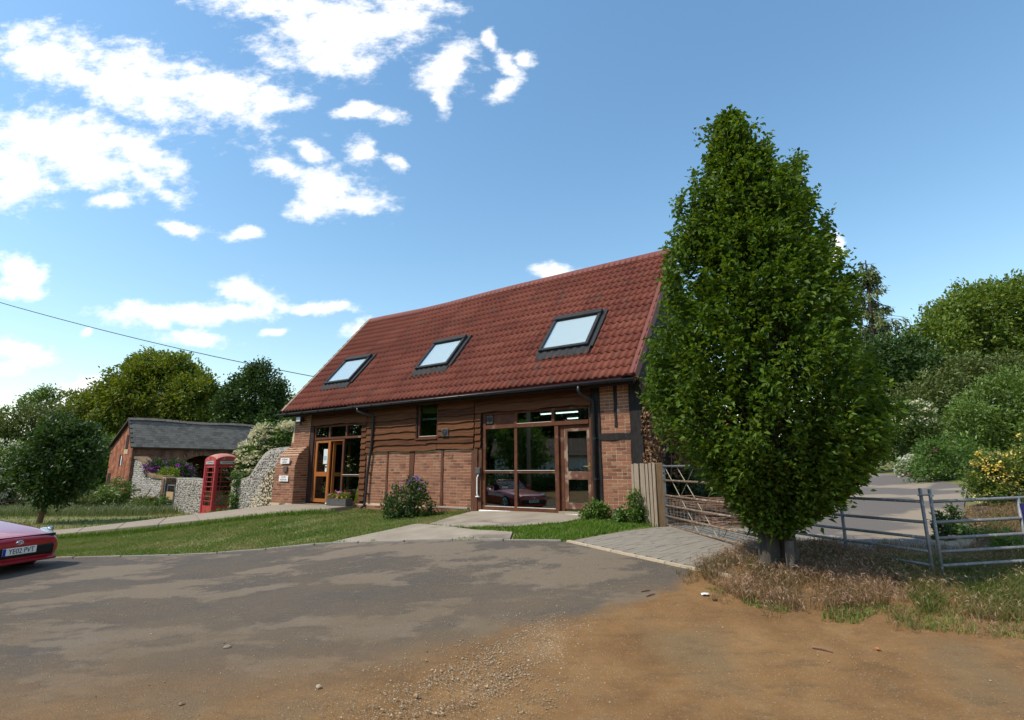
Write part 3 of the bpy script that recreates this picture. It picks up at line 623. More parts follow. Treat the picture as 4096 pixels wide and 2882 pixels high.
# entrance screen
w3 = empty('entrance_screen', parent=barn)
bar(w3, M_FRAME, -11.41, -11.34, .62, 3.06); bar(w3, M_FRAME, -9.09, -9.045, .62, 3.06); bar(w3, M_FRAME, -11.34, -9.09, 3.0, 3.06, .022, .10); bar(w3, M_FRAME, -11.34, -9.09, 2.60, 2.67, .0, .105)
bar(w3, M_FRAME, -10.68, -10.60, 2.67, 3.0, .015, .10); bar(w3, M_FRAME, -9.86, -9.78, 2.67, 3.0, .015, .10); bar(w3, M_FRAME, -9.96, -9.88, .64, 2.60, .012, .10)
for xa, xb in ((-11.34, -10.68), (-10.60, -9.86), (-9.78, -9.09)): pane(w3, xa, xb, 2.67, 3.0)
pane(w3, -9.88, -9.09, 1.505, 2.60); pane(w3, -9.88, -9.09, .70, 1.44); bar(w3, M_FRAME, -9.88, -9.09, 1.44, 1.49); bar(w3, SILLW, -9.88, -9.09, 1.49, 1.505, .0, .08, name='glazing_bead', bev=0); bar(w3, M_FRAME, -9.88, -9.09, .64, .70, .01, .10)
d2 = empty('fixed_door', parent=barn)
for a in ((-11.32, -11.22, .64, 2.59), (-10.68, -10.57, .64, 2.59), (-11.22, -10.68, 2.50, 2.59), (-11.22, -10.68, 1.44, 1.58), (-11.22, -10.68, .64, .75)): bar(d2, M_ORANGE, *a, .03, .085, 'door_rail')
pane(d2, -11.22, -10.68, 1.58, 2.50, .05); pane(d2, -11.22, -10.68, .75, 1.44, .05)
bar(d2, M_PAPER, -10.90, -10.70, 1.83, 2.30, .042, .046, 'notice', 0); bar(d2, M_PAPER, -10.79, -10.70, 1.585, 1.80, .042, .046, 'notice', 0)
bar(d2, M_INK, -10.775, -10.715, 1.70, 1.77, .039, .042, 'notice_print', 0); bar(d2, pmat('notice_blue', [(.25,.42,.55)], rough=.8), -10.87, -10.74, 1.95, 2.08, .039, .042, 'notice_print', 0)
bar(w3, M_ORANGE, -10.57, -9.96, 2.54, 2.60, .03, .085, 'door_head'); bar(w3, M_WHITE, -10.57, -9.96, .605, .64, -.04, .1, 'threshold')
d3 = empty('open_door', parent=barn)
mo = Matrix.Translation((-10.50, .10, 0)) @ Matrix.Rotation(R(78), 4, 'Z')
for a in ((0, .09, .66, 2.54), (.52, .61, .66, 2.54), (.09, .52, 2.44, 2.54), (.09, .52, 1.44, 1.56), (.09, .52, .66, .77)): box('door_rail', M_ORANGE, d3, a[0], a[1], 0, .05, a[2], a[3], .004, mo)
for a in ((.09, .52, 1.56, 2.44), (.09, .52, .77, 1.44)): box('pane', M_GLASS, d3, a[0], a[1], .022, .028, a[2], a[3], 0, mo)

# roof
CS, SN = .657, .754; S0 = 5.40
RZ0, RY0 = 3.593, -.35
def rp(x, s, n=0.):                # point on the front slope
    sag = .08 * math.exp(-((x + 9.3) / 2.3) ** 2) * (s / S0)
    return (x, RY0 + s * CS - n * SN, RZ0 + s * SN + n * CS - sag)
roof = empty('roof', parent=barn)
deck = MB(); deck.prism([(RY0 + .03, RZ0 - .11), (RY0 + S0 * CS, RZ0 + S0 * SN - .16), (RY0 + S0 * CS, RZ0 + S0 * SN - .30), (RY0 + .05, RZ0 - .20)], 'x', BL + .05, BR - .05)
deck.prism([(RY0 + S0 * CS, RZ0 + S0 * SN - .06), (6.75, RZ0), (6.75, RZ0 - .12), (RY0 + S0 * CS, RZ0 + S0 * SN - .20)], 'x', BL + .02, BR - .02)
deck.build('roof_deck', M_BOARD_BACK, roof)
nrow, ncol = 18, 12; rw = (BR - BL) / ncol; rh = S0 / nrow
def sheet_mesh():
    nx = 6 * 7; prof = []
    for i in range(nx + 1):
        u = (i / 7.0) % 1.0; prof.append(.021 * (1 + math.cos(2 * math.pi * u)) ** 1.5 / 2.83 * 2.5)
    V = []
    for s, off in ((-.035, .016), (-.032, .031), (rh * .5, .018), (rh + .0, .004)):
        for i in range(nx + 1): V.append((rw * i / nx, s, prof[i] + off))
    for i in range(nx + 1): V.append((rw * i / nx, -.034, prof[i] * .2 - .012))
    n = nx + 1; F = []
    for r in range(3):
        for i in range(nx): F.append((r * n + i, r * n + i + 1, (r + 1) * n + i + 1, (r + 1) * n + i))
    for i in range(nx): F.append((4 * n + i, 4 * n + i + 1, i + 1, i))
    return mesh_of('roof_sheet', V, F, M_TILE, True)
SM = sheet_mesh(); th_r = math.atan2(SN, CS)
holes = [(-11.50, -10.20, 1.13, 2.50), (-7.30, -6.04, 1.23, 2.57), (-2.97, -1.58, 1.18, 2.62)]
for r in range(nrow):
    for c in range(ncol):
        x0 = BL + c * rw; s0 = r * rh
        p = rp(x0 + random.uniform(-.006, .006), s0); 
        o = ob('roof_sheet', SM, roof, p, (th_r + random.uniform(-.004, .004), random.uniform(-.004, .004) - (math.atan2(rp(x0 + rw, s0)[2] - rp(x0, s0)[2], rw)), 0))
# ridge cap and verges
rc = MB()
for i in range(12):
    a = BL - .02 + i * (BR - BL + .04) / 12; b = a + (BR - BL + .04) / 12 + .03; q = MB()
    pa, pb = rp(a, S0), rp(b, S0)
    poly = [(-.17, -.16), (0, .05), (.17, -.16), (.155, -.165), (0, .03), (-.155, -.165)]
    V = [(pa[0], pa[1] + y, pa[2] + z + .035) for y, z in poly] + [(pb[0], pb[1] + y, pb[2] + z + .035) for y, z in poly]
    q.add(V, [(i2, (i2 + 1) % 6, 6 + (i2 + 1) % 6, 6 + i2) for i2 in range(6)] + [tuple(range(5, -1, -1)), tuple(range(6, 12))]); q.build('ridge_cap', M_FLASH, roof)
for x, sgn in ((BR, 1), (BL, -1)):
    vb = MB()
    xa, xb = (x - .10, x + .03) if sgn > 0 else (x - .03, x + .10)
    V = [rp(xx, s, n) for xx in (xa, xb) for s in (-.02, S0) for n in (-.14, .062)]
    vb.add(V, [(0, 2, 3, 1), (4, 5, 7, 6), (0, 1, 5, 4), (2, 6, 7, 3), (1, 3, 7, 5), (0, 4, 6, 2)]); vb.build('verge_flashing', M_FLASH if sgn > 0 else M_WOODGREY, roof)
fa = MB(); fa.box(-9.4, BR - .3, RY0 + .0, RY0 + .018, RZ0 - .10, RZ0 + .005); fa.build('fascia_flashing', M_MAROON, roof)
bbox('soffit_board', M_BOARD_BACK, BL + .1, BR - .1, RY0 + .03, .0, 3.47, 3.49, par=roof); bbox('fascia_board', M_BOARD_BACK, BL + .05, BR - .05, RY0 + .02, RY0 + .045, 3.42, 3.56, par=roof)
# rooflights
for i, (x0, x1, s0, s1) in enumerate(holes):
    rl = empty('rooflight', parent=roof)
    def rbox(name, mat, xa, xb, sa, sb2, na, nb, bev=.006):
        V = [rp(xx, s, n) for n in (na, nb) for xx, s in ((xa, sa), (xb, sa), (xb, sb2), (xa, sb2))]
        o = ob(name, mesh_of(name, V, [(3, 2, 1, 0), (4, 5, 6, 7), (0, 1, 5, 4), (1, 2, 6, 5), (2, 3, 7, 6), (3, 0, 4, 7)], mat), rl)
        if bev: bevel(o, bev)
    rbox('rooflight_flashing', M_LEAD, x0 - .05, x1 + .12, s0 - .02, s1 + .10, .0, .088)
    t = .085; n0, n1 = .07, .155
    rbox('rooflight_frame', M_LEAD, x0, x0 + t, s0, s1, n0, n1); rbox('rooflight_frame', M_LEAD, x1 - t, x1, s0, s1, n0, n1); rbox('rooflight_frame', M_LEAD, x0 + t, x1 - t, s0, s0 + t, n0, n1 - .003)
    rbox('rooflight_hood', M_LEAD, x0 - .01, x1 + .01, s1 - .13, s1 + .03, n0 - .002, n1 + .03)
    rbox('sheen_panel', M_SHEEN, x0 + t, x1 - t, s0 + t, s1 - .12, .094, .098, 0); rbox('pane', M_SKYGLASS, x0 + t, x1 - t, s0 + t, s1 - .12, .130, .134, 0)  # pale panel added under the pane: sheen of the sky put into its colour
    # corrugated apron below the light
    nx = 42; V = []
    for s, off in ((s0 - .25, .056), (s0, .07)):
        for k in range(nx + 1): V.append(rp(x0 - .03 + (x1 - x0 + .1) * k / nx, s + (random.uniform(-.01, .01) if s < s0 else 0), off + .014 * (1 + math.cos(k * math.pi * 2 / 6))))
    V += [tuple(np.array(v) - (0, 0, .02)) for v in V[:nx + 1]]
    F = [(k, k + 1, nx + 2 + k, nx + 1 + k) for k in range(nx)] + [(2 * (nx + 1) + k, 2 * (nx + 1) + k + 1, k + 1, k) for k in range(nx)]
    ob('rooflight_apron', mesh_of('rooflight_apron', V, F, M_LEAD, True), rl)

# gutter and downpipes
gt = MB(); n = 8; gy, gz, gr = RY0 - .045, 3.505, .062
V = []; F = []
for x in (BL - .18, BR + .02):
    for rr in (gr, gr - .006):
        for k in range(n + 1): a = math.pi + math.pi * k / n; V.append((x, gy + rr * math.cos(a), gz + rr * math.sin(a)))
m_ = n + 1
for k in range(n): F += [(k, k + 1, 2 * m_ + k + 1, 2 * m_ + k), (m_ + k + 1, m_ + k, 3 * m_ + k, 3 * m_ + k + 1), (k + 1, k, m_ + k, m_ + k + 1), (2 * m_ + k, 2 * m_ + k + 1, 3 * m_ + k + 1, 3 * m_ + k)]
F += [(0, 2 * m_, 3 * m_, m_), (n, m_ + n, 3 * m_ + n, 2 * m_ + n)]
gutter = ob('gutter', mesh_of('gutter', V, F, M_GUTTER, True), barn)
kx = BL + .4
gb = mesh_of('gutter_bracket', *(lambda q: (q.v, q.f))(MB().tube([(0, -.068 * math.cos(t * math.pi / 6), -.068 * math.sin(t * math.pi / 6)) for t in range(-1, 8)], .008, 5)), pmat('bracket_black', [(.03,.03,.033)], rough=.35))
while kx < BR: ob('gutter_bracket', gb, gutter, (kx, gy, gz)); kx += .83
def pipe(pts, clips):
    p = MB().tube(pts, .036, 10).build('downpipe', M_GUTTER, barn, True)
    for x, z in clips: MB().tube([(x, -.075, z - .025), (x, -.075, z + .025)], .045, 10).box(x - .02, x + .07, -.06, -.02, z - .012, z + .012).build('pipe_clip', M_GUTTER, p)
pipe([(-8.86, gy, gz - .05), (-8.86, gy, gz - .14), (-8.82, gy + .02, gz - .17), (-8.52, -.12, 3.24), (-8.50, -.09, 3.19), (-8.52, -.085, 2.4), (-8.62, -.085, 1.6), (-8.66, -.10, .72), (-8.68, -.13, .62), (-8.74, -.24, .50)], [(-8.545, 2.2), (-8.62, 1.55), (-8.65, .95)])
pipe([(-1.50, gy, gz - .05), (-1.50, gy, gz - .16), (-1.48, gy + .03, gz - .22), (-1.31, -.12, 3.16), (-1.30, -.085, 3.08), (-1.30, -.075, .45)], [(-1.30, 2.3), (-1.30, 1.42)])
# wall fittings (parts fixed to the barn)
def fan(x0, x1, z0, z1, y):
    f = bbox('fan_grille', M_GREYP, x0, x1, y - .05, y, z0, z1, bev=.012); cx, cz = (x0 + x1) / 2, (z0 + z1) / 2; rr = (x1 - x0) * .4
    MB().tube([(cx, y - .056, cz), (cx, y - .048, cz)], rr, 20).build('grille', M_GRILLE, f)
    for r2 in (.75, .5, .25):
        q = MB(); pts = [(cx + rr * r2 * math.cos(a), y - .058, cz + rr * r2 * math.sin(a)) for a in np.linspace(0, 2 * math.pi, 17)]; q.tube(pts, .004, 4).build('grille_ring', M_GREYP, f)
fan(-4.345, -4.155, 2.775, 2.985, .05); fan(-5.79, -5.56, 2.50, 2.72, -.035)
fl = empty('floodlight', parent=barn); bbox('lamp_housing', M_GUTTER, -12.02, -11.78, -.30, -.14, 3.20, 3.38, par=fl, bev=.015); bbox('lamp_glass', pmat('lamp_lens', [(.55,.62,.62)], rough=.2), -12.0, -11.80, -.306, -.301, 3.22, 3.36, par=fl); MB().tube([(-11.9, -.14, 3.27), (-11.9, -.02, 3.27)], .02, 8).build('lamp_arm', M_GUTTER, fl)
MB().tube([(-11.90, -.2, 3.20), (-11.90, -.2, 3.10)], .032, 10).build('motion_sensor', M_GUTTER, fl)
bx = bbox('meter_box', M_GREYP, -4.62, -4.47, -.10, -.03, 1.53, 1.68, bev=.01)
wp = MB().tube([(-4.545, -.05, 1.53), (-4.545, -.07, 1.47), (-4.57, -.07, 1.44), (-4.57, -.07, 1.05), (-4.55, -.07, .99), (-4.55, -.05, .97)], .018, 8); wp.box(-4.60, -4.50, -.10, -.04, .955, .985); wp.build('conduit', M_PVCW, barn, True)
bbox('key_safe', pmat('brown_metal', [(.11,.075,.06)], rough=.5), -12.13, -11.93, -.56, -.515, 1.585, 1.765, bev=.01)
mv = bbox('meter_hatch', pmat('hatch_grey', [(.30,.34,.38)], rough=.5), -.90, -.66, -.05, .0, .52, .80, bev=.006); bbox('hatch_panel', M_GRILLE, -.875, -.685, -.056, -.051, .55, .77, par=mv)
# signs
def sign(body, z, label, sx):
    s = empty('sign', (BO[0], BO[1], 0), barn.rotation_euler.z, label, 'sign', 'white name signs on the brick pier')
    box('sign_board', M_WHITE, s, -12.33, -11.84, -.545, -.527, z - .09, z + .09, .003)
    for i, b in enumerate(body): text(b, .075, M_INK, s, (-12.085, -.546, z + .038 - .078 * i), (R(90), 0, 0), sx=sx)
sign(('VETERINARY', 'SURGERY'), 1.935, 'white sign reading VETERINARY SURGERY on the brick pier', .82)
sign(('CATTERY', 'RECEPTION'), 1.375, 'white sign reading CATTERY RECEPTION, lower on the brick pier', .86)
# things inside, seen through the glass
for k, yy in enumerate((2.0, 3.6)):
    t = empty('ceiling_light', (*bw(-3.0, yy), 3.20), barn.rotation_euler.z, 'lit fluorescent strip seen through the upper pane, %s strip' % ('nearer' if k == 0 else 'farther'), 'light', 'strip lights inside the barn')
    box('lamp_tube', emit('strip_glow_%d' % k, (.95, 1, .95), 3.0), t, -.9, .9, -.03, .03, -.05, -.02); box('lamp_body', M_WHITE, t, -.92, .92, -.04, .04, -.018, .04)
wf = empty('wet_floor_sign', (*bw(-9.32, .28), .565), barn.rotation_euler.z, 'yellow folding wet floor sign standing behind the entrance window', 'sign')
ylw = pmat('safety_yellow', [(.75,.55,.03)], rough=.5)
for sg in (1, -1):
    V = [(-.15, sg * .13, 0), (.15, sg * .13, 0), (.09, sg * .015, .68), (-.09, sg * .015, .68)]; V2 = [(x, y + sg * .012, z) for x, y, z in V]
    ob('sign_leaf', mesh_of('sign_leaf', V + V2, [(0, 1, 2, 3), (7, 6, 5, 4), (0, 4, 5, 1), (1, 5, 6, 2), (2, 6, 7, 3), (3, 7, 4, 0)], ylw), wf)
cr = empty('wire_crate', (*bw(-6.22, .45), 2.42), barn.rotation_euler.z, 'pale wire cage behind the small upstairs window', 'cage')
q = MB()
for i in range(9): q.tube([(-.18 + i * .055, 0, 0), (-.18 + i * .055, 0, .42)], .006, 4); q.tube([(-.18, 0, i * .052), (.26, 0, i * .052)], .006, 4)
q.build('front_mesh', pmat('pale_wire', [(.55,.62,.62)], rough=.5), cr); q = MB()
for i in range(9): q.tube([(.26, i * .05, 0), (.26, i * .05, .42)], .006, 4); q.tube([(.26, 0, i * .052), (.26, .4, i * .052)], .006, 4)
q.build('side_mesh', bpy.data.materials['pale_wire'], cr); box('crate_floor', M_GREYP, cr, -.18, .26, 0, .42, -.02, .0)
sh = box('shelf', M_INT, cr, -.25, .33, -.02, .45, -.06, -.021)
# ------------------------------------------------------------------ flint garden walls (along s from the barn pier to the old shed)
WP0 = np.array([-7.9, 18.5]); WD = np.array([-23.0, 32.8]) - WP0; WD /= np.linalg.norm(WD); WN = np.array([-WD[1], WD[0]])   # WN points away from camera? fixed below
if WN @ WP0 < 0: WN = -WN
WROT = math.atan2(WD[1], WD[0])
def wpt(s, t=0.): return WP0 + WD * s + WN * t
sgn = 1.0 if (-math.sin(WROT) * WN[0] + math.cos(WROT) * WN[1]) > 0 else -1.0    # local +y vs away from camera
ICO = []
def ico():
    p = (1 + 5 ** .5) / 2; V = np.array([(-1, p, 0), (1, p, 0), (-1, -p, 0), (1, -p, 0), (0, -1, p), (0, 1, p), (0, -1, -p), (0, 1, -p), (p, 0, -1), (p, 0, 1), (-p, 0, -1), (-p, 0, 1)]) / 1.9
    F = [(0, 11, 5), (0, 5, 1), (0, 1, 7), (0, 7, 10), (0, 10, 11), (1, 5, 9), (5, 11, 4), (11, 10, 2), (10, 7, 6), (7, 1, 8), (3, 9, 4), (3, 4, 2), (3, 2, 6), (3, 6, 8), (3, 8, 9), (4, 9, 5), (2, 4, 11), (6, 2, 10), (8, 6, 7), (9, 8, 1)]
    return V, F
IV, IF = ico()
def stone_meshes(mat, name, k=6): return [mesh_of(name, IV * (1 + .25 * RNG.uniform(-1, 1, (12, 1))), IF, mat) for _ in range(k)]
def flint_wall(name, label, prof, base, thick, mats, core, n_single, cream=None, step=(.125, .088)):
    """prof: list of (s, z) along the top; base: z of the foot"""
    s0, s1 = prof[0][0], prof[-1][0]
    root = empty(name, (*WP0, 0), WROT, label, 'wall', 'flint garden walls')
    poly = [(s0, base - .3)] + [(s1, base - .3)] + [(s, z) for s, z in reversed(prof)]
    y0, y1 = (0, thick * sgn) if sgn > 0 else (thick * sgn, 0)
    MB().prism(poly, 'y', y0, y1).build('wall_core', core, root)
    if cream:                       # repointed patch, a few mm proud
        MB().prism(cream, 'y', -.012 * sgn, .002 * sgn).build('repointed_patch', M_CREAM, root)
    ps = np.array(prof); cand = []
    z = base; r = 0
    while z < ps[:, 1].max():
        s = s0 + .05 + (r % 2) * step[0] / 2
        while s < s1 - .04:
            q, zz = s + random.uniform(-.04, .04), z + random.uniform(-.032, .032)
            if zz < np.interp(q, ps[:, 0], ps[:, 1]) - .10: cand.append((q, zz))
            s += step[0] * random.uniform(.85, 1.25)
        z += step[1]; r += 1
    def in_cream(q, zz):
        if not cream: return False
        c = False; n = len(cream)
        for i in range(n):
            (xa, ya), (xb, yb) = cream[i], cream[(i + 1) % n]
            if (ya > zz) != (yb > zz) and q < (xb - xa) * (zz - ya) / (yb - ya) + xa: c = not c
        return c
    cand.sort(key=lambda p: (not in_cream(*p), p[0])); SMs = stone_meshes(mats[0], 'flint'); SMd = stone_meshes(mats[1], 'flint')
    V, F = [], []
    for i, (q, zz) in enumerate(cand):
        cr_ = in_cream(q, zz); k_ = random.uniform(.7, 1.25); sc = (k_ * random.uniform(.042, .066), k_ * random.uniform(.022, .036), k_ * random.uniform(.030, .050))
        yy = (-.006 - (.010 if cr_ else 0)) * sgn
        rot = (random.uniform(-.3, .3), random.uniform(-.8, .8), random.uniform(-.3, .3))
        if i < n_single: ob('flint', random.choice(SMd if cr_ else SMs), root, (q, yy, zz), rot, sc)
        else:
            M3 = np.array(Euler(rot).to_matrix()); b = len(V); V += [tuple(p) for p in (IV * (1 + .2 * RNG.uniform(-1, 1, (12, 1))) * np.array(sc)) @ M3.T + np.array((q, yy, zz))]; F += [tuple(b + k for k in f) for f in IF]
    if V: o = ob('flints_beyond', mesh_of('flints_beyond', V, F, mats[0]), root); o['kind'] = 'stuff'
    # rough stones set on edge along the top
    L = np.concatenate([[0], np.cumsum(np.hypot(*np.diff(ps, axis=0).T))]); d = .04; capm = stone_meshes(core, 'cope_stone', 4)
    while d < L[-1]:
        q, zz = np.interp(d, L, ps[:, 0]), np.interp(d, L, ps[:, 1]); q2, z2 = np.interp(min(d + .05, L[-1]), L, ps[:, 0]), np.interp(min(d + .05, L[-1]), L, ps[:, 1])
        ob('cope_stone', random.choice(capm), root, (q, thick * .5 * sgn, zz - .02), (0, -math.atan2(z2 - zz, q2 - q + 1e-6), 0), (.05, thick * .62, .075)); d += .085
    return root
flint_wall('flint_wall', 'tall curved flint wall between the brick pier and the telephone box', [(-.6, 2.39), (.6, 2.40), (1.2, 2.38), (1.6, 2.27), (1.9, 2.12), (2.2, 1.92), (2.5, 1.70), (2.8, 1.47), (3.2, 1.35), (3.8, 1.29), (4.65, 1.24)], .0, .34, (M_FLINT, M_FLINTD), M_WALLCORE, 300,
           cream=[(-.5, .25), (2.3, .05), (2.5, .6), (1.75, 1.1), (1.3, 1.55), (.7, 1.75), (-.5, 1.68)], step=(.118, .082))
flint_wall('flint_wall', 'short low flint wall stub between the small steel gate and the telephone box', [(8.15, 1.23), (10.4, 1.27), (12.1, 1.26)], -.45, .36, (M_FLINT, M_FLINTD), M_WALLCORE, 200, step=(.135, .095))
fl = flint_wall('flint_wall', 'flint wall with mossy brick coping sweeping up to the old brick shed', [(14.25, 1.24), (16.6, 1.28), (17.4, 1.40), (18.0, 1.58), (18.6, 1.86), (19.2, 2.12), (19.8, 2.29), (20.5, 2.38), (21.7, 2.40)], -.45, .36, (pmat('pale_flint', [(.22,.20,.17),(.42,.40,.36),(.52,.50,.46)], rough=.7, scale=9, rand=.7), M_FLINTD), M_WALLCORE, 250, step=(.16, .11))
for k in range(46):                   # brick coping on the sweep
    d = 14.3 + k * .162; pr_ = [(14.25, 1.24), (16.6, 1.28), (17.4, 1.40), (18.0, 1.58), (18.6, 1.86), (19.2, 2.12), (19.8, 2.29), (20.5, 2.38), (21.7, 2.40)]
    z = np.interp(d, *zip(*pr_)); z2 = np.interp(d + .1, *zip(*pr_)); b_ = MB().box(-.075, .075, -.26, .26, -.05, .10)
    ob('coping_brick', bpy.data.meshes.get('coping_brick') or mesh_of('coping_brick', b_.v, b_.f, M_COPING), fl, (d, .18 * sgn, z + .03), (0, -math.atan2(z2 - z, .1), 0))
m_pier = MB().box(13.7, 14.24, -.10 if sgn > 0 else -.52, .52 if sgn > 0 else .10, -.6, 1.30).build('gate_pier', M_MORTAR, fl)
pb_ = mesh_of('pier_brick', *(lambda q: (q.v, q.f))(MB().box(-.107, .107, -.04, .04, -.0325, .0325)), pmat('dark_brick', [(.07,.045,.03),(.15,.08,.05),(.20,.12,.07)], rough=.95, scale=9, rand=.8))
for c in range(24):
    for k in range(2): ob('pier_brick', pb_, m_pier, (13.83 + k * .225 + (.05 if c % 2 else 0), -.10 * sgn - .0, -.4 + c * .071))
    for k in range(2): ob('pier_brick', pb_, m_pier, (13.70, (.05 + k * .24) * sgn, -.4 + c * .071), (0, 0, R(90)))
sg_ = empty('small_gate', (*WP0, 0), WROT, 'small galvanised gate with a wooden panel between the flint walls', 'gate')
q = MB()
for z in (-.22, -.10, .02, .16, .34, .58, .92): q.tube([(12.25, 0, z), (13.5, 0, z)], .02, 8)
q.build('gate_bar', M_STEEL, sg_)
q = MB(); q.tube([(12.25, 0, -.3), (12.25, 0, .95)], .024, 8); q.tube([(13.5, 0, -.3), (13.5, 0, .95)], .024, 8); q.build('gate_stile', M_STEEL, sg_)
box('gate_panel', pmat('raw_board', [(.36,.23,.11),(.46,.32,.17)], rough=.8, scale=6, stretch=(1,1,6)), sg_, 12.28, 13.45, .025, .045, .22, .60); box('gate_post', pmat('dark_post', [(.03,.04,.04),(.05,.06,.06)], rough=.7, scale=4), sg_, 13.54, 13.68, -.05, .10, -.4, 1.0)

# ------------------------------------------------------------------ old shed
shed = empty('brick_shed', (-23.5, 33.0, 0), math.atan2(.766, .643), 'old red brick shed with a grey slate roof and arched cart opening', 'shed')
def brickmat(name, c1, c2, mort, sc):
    m, t, out = new_mat(name); L = t.links.new; b = nd_(t, 'ShaderNodeBsdfPrincipled'); b.inputs['Roughness'].default_value = .95; b.inputs['Specular IOR Level'].default_value = .1; L(b.outputs[0], out.inputs[0])
    tcn = nd_(t, 'ShaderNodeTexCoord'); sp = nd_(t, 'ShaderNodeSeparateXYZ'); L(tcn.outputs['Object'], sp.inputs[0]); ad = nd_(t, 'ShaderNodeMath', operation='ADD'); L(sp.outputs[0], ad.inputs[0]); L(sp.outputs[1], ad.inputs[1])
    cb = nd_(t, 'ShaderNodeCombineXYZ'); L(ad.outputs[0], cb.inputs[0]); L(sp.outputs[2], cb.inputs[1])
    br = nd_(t, 'ShaderNodeTexBrick'); br.inputs['Scale'].default_value = 1; br.inputs['Brick Width'].default_value = .235; br.inputs['Row Height'].default_value = .077; br.inputs['Mortar Size'].default_value = .009; br.inputs['Mortar Smooth'].default_value = .3; br.inputs['Bias'].default_value = -.1
    br.inputs['Color1'].default_value = (*c1, 1); br.inputs['Color2'].default_value = (*c2, 1); br.inputs['Mortar'].default_value = (*mort, 1); L(cb.outputs[0], br.inputs['Vector'])
    n = nd_(t, 'ShaderNodeTexNoise'); n.inputs['Scale'].default_value = 2.2; n.inputs['Detail'].default_value = 7; L(tcn.outputs['Object'], n.inputs['Vector'])
    mr = nd_(t, 'ShaderNodeMapRange'); mr.inputs[1].default_value = .35; mr.inputs[2].default_value = .7; mr.inputs[3].default_value = .55; mr.inputs[4].default_value = 1.3; L(n.outputs['Fac'], mr.inputs[0])
    mu = nd_(t, 'ShaderNodeVectorMath', operation='SCALE'); L(br.outputs['Color'], mu.inputs[0]); L(mr.outputs[0], mu.inputs['Scale']); L(mu.outputs[0], b.inputs['Base Color'])
    bp = nd_(t, 'ShaderNodeBump'); bp.inputs['Strength'].default_value = .6; bp.inputs['Distance'].default_value = .01; bp.invert = True; L(br.outputs['Fac'], bp.inputs['Height']); L(bp.outputs[0], b.inputs['Normal']); return m
M_OLDBR = brickmat('old_brickwork', (.40,.13,.065), (.27,.085,.05), (.30,.22,.15), 1)
SL = 12.0; SD = 4.8
def gz(y): return 4.78 - (1.1 - y) * 1.48 if y < 1.1 else 4.78 - (y - 1.1) * .43
ar = [(2.6 + 2.9 * i / 14, 2.02 + .62 * math.sin(math.pi * i / 14)) for i in range(15)]
fwp = [(0, -.8), (2.6, -.8)] + ar + [(5.5, -.8), (SL, -.8), (SL, 3.16), (0, 3.16)]
MB().prism(fwp, 'y', 0, .3).build('front_wall', brickmat('shaded_brickwork', (.22,.085,.05), (.12,.06,.042), (.22,.17,.13), 1), shed)  # darker copy of the gable brick: shade of the front put into the colour
vs_ = MB()
for i in range(18):                    # voussoirs of the arch
    t = math.pi * (.02 + .96 * i / 17); cx, cz = 4.05 + 1.54 * -math.cos(t), 2.02 + .62 * math.sin(t) + .02
    mm = Matrix.Translation((cx, -.008, cz + .10)) @ Matrix.Rotation((t - math.pi / 2) * .55 * 1, 4, 'Y'); vs_.box(-.035, .035, 0, .05, -.12, .12, mm)
vs_.build('arch_bricks', pmat('arch_brick', [(.17,.10,.06),(.25,.15,.09)], rough=.95, rand=.7), shed)['kind'] = 'stuff'
gp = [(.302, -.8), (SD, -.8), (SD, 3.16), (1.1, 4.72), (.302, gz(.302) - .12)]
gb_ = MB(); gb_.add([(0, y, z) for y, z in gp] + [(.3, y, z) for y, z in gp], [(4, 3, 2, 1, 0), (5, 6, 7, 8, 9)] + [(i, (i + 1) % 5, (i + 1) % 5 + 5, i + 5) for i in range(5)]); gb_.build('gable_wall', M_OLDBR, shed)
MB().add([(0, .0, 3.16), (0, .30, 3.16), (0, .30, gz(.30) - .12), (.3, 0, 3.16), (.3, .3, 3.16), (.3, .3, gz(.3) - .12)], [(0, 2, 1), (3, 4, 5), (0, 3, 5, 2)]).build('gable_corner', M_OLDBR, shed)
box('rear_wall', M_OLDBR, shed, .3, SL, SD - .3, SD, -.8, 3.1); box('end_wall', M_OLDBR, shed, SL - .3, SL, .302, SD - .302, -.8, 3.1)
def gwin(y0, y1, z0, z1, mat, name='window'): return box(name, mat, shed, -.02, .02, y0, y1, z0, z1)
o = gwin(1.85, 2.45, 1.95, 2.65, M_BOARD_BACK); box('sash', M_WHITE, o, -.03, -.021, 1.90, 2.05, 1.98, 2.60)
gwin(1.0, 1.5, 3.0, 3.9, M_BOARD_BACK, 'pitching_hole'); gwin(.9, 1.7, 2.70, 2.98, pmat('stone_lintel', [(.42,.30,.18),(.52,.40,.26)], rough=.9, scale=8), 'stone_patch'); gwin(3.9, 4.6, .2, 1.5, M_BOARD_BACK, 'side_door')
MB().prism([(-.22, 3.02), (1.1, 4.80), (SD + .35, 3.02), (SD + .35, 3.12), (1.1, 4.92), (-.22, 3.10)], 'x', -.18, SL + .15).build('roof', pmat('roof_board', [(.05,.045,.04)], rough=.9), shed)
sroof = bpy.data.objects.get('roof') ; sroof = [o for o in shed.children if o.name.startswith('roof')][0]
M_SLATE = pmat('slate', [(.072,.063,.053),(.118,.105,.090),(.158,.143,.124),(.095,.083,.070)], rough=.7, scale=5, rand=.7, spec=.3, bump=.2)
slm = mesh_of('slate', *(lambda q: (q.v, q.f))(MB().box(-.148, .148, -.02, .245, -.006, .006)), M_SLATE)
sl_a = math.atan2(4.92 - 3.10, 1.1 + .22); slen = math.hypot(4.92 - 3.10, 1.32); sl = []
r = 0; d = .0
while d < slen - .05:
    x = -.16 + (.15 if r % 2 else 0)
    while x < SL + .05: sl.append((x + .15, d)); x += .30
    d += .185; r += 1
sl.sort(); rest = MB()
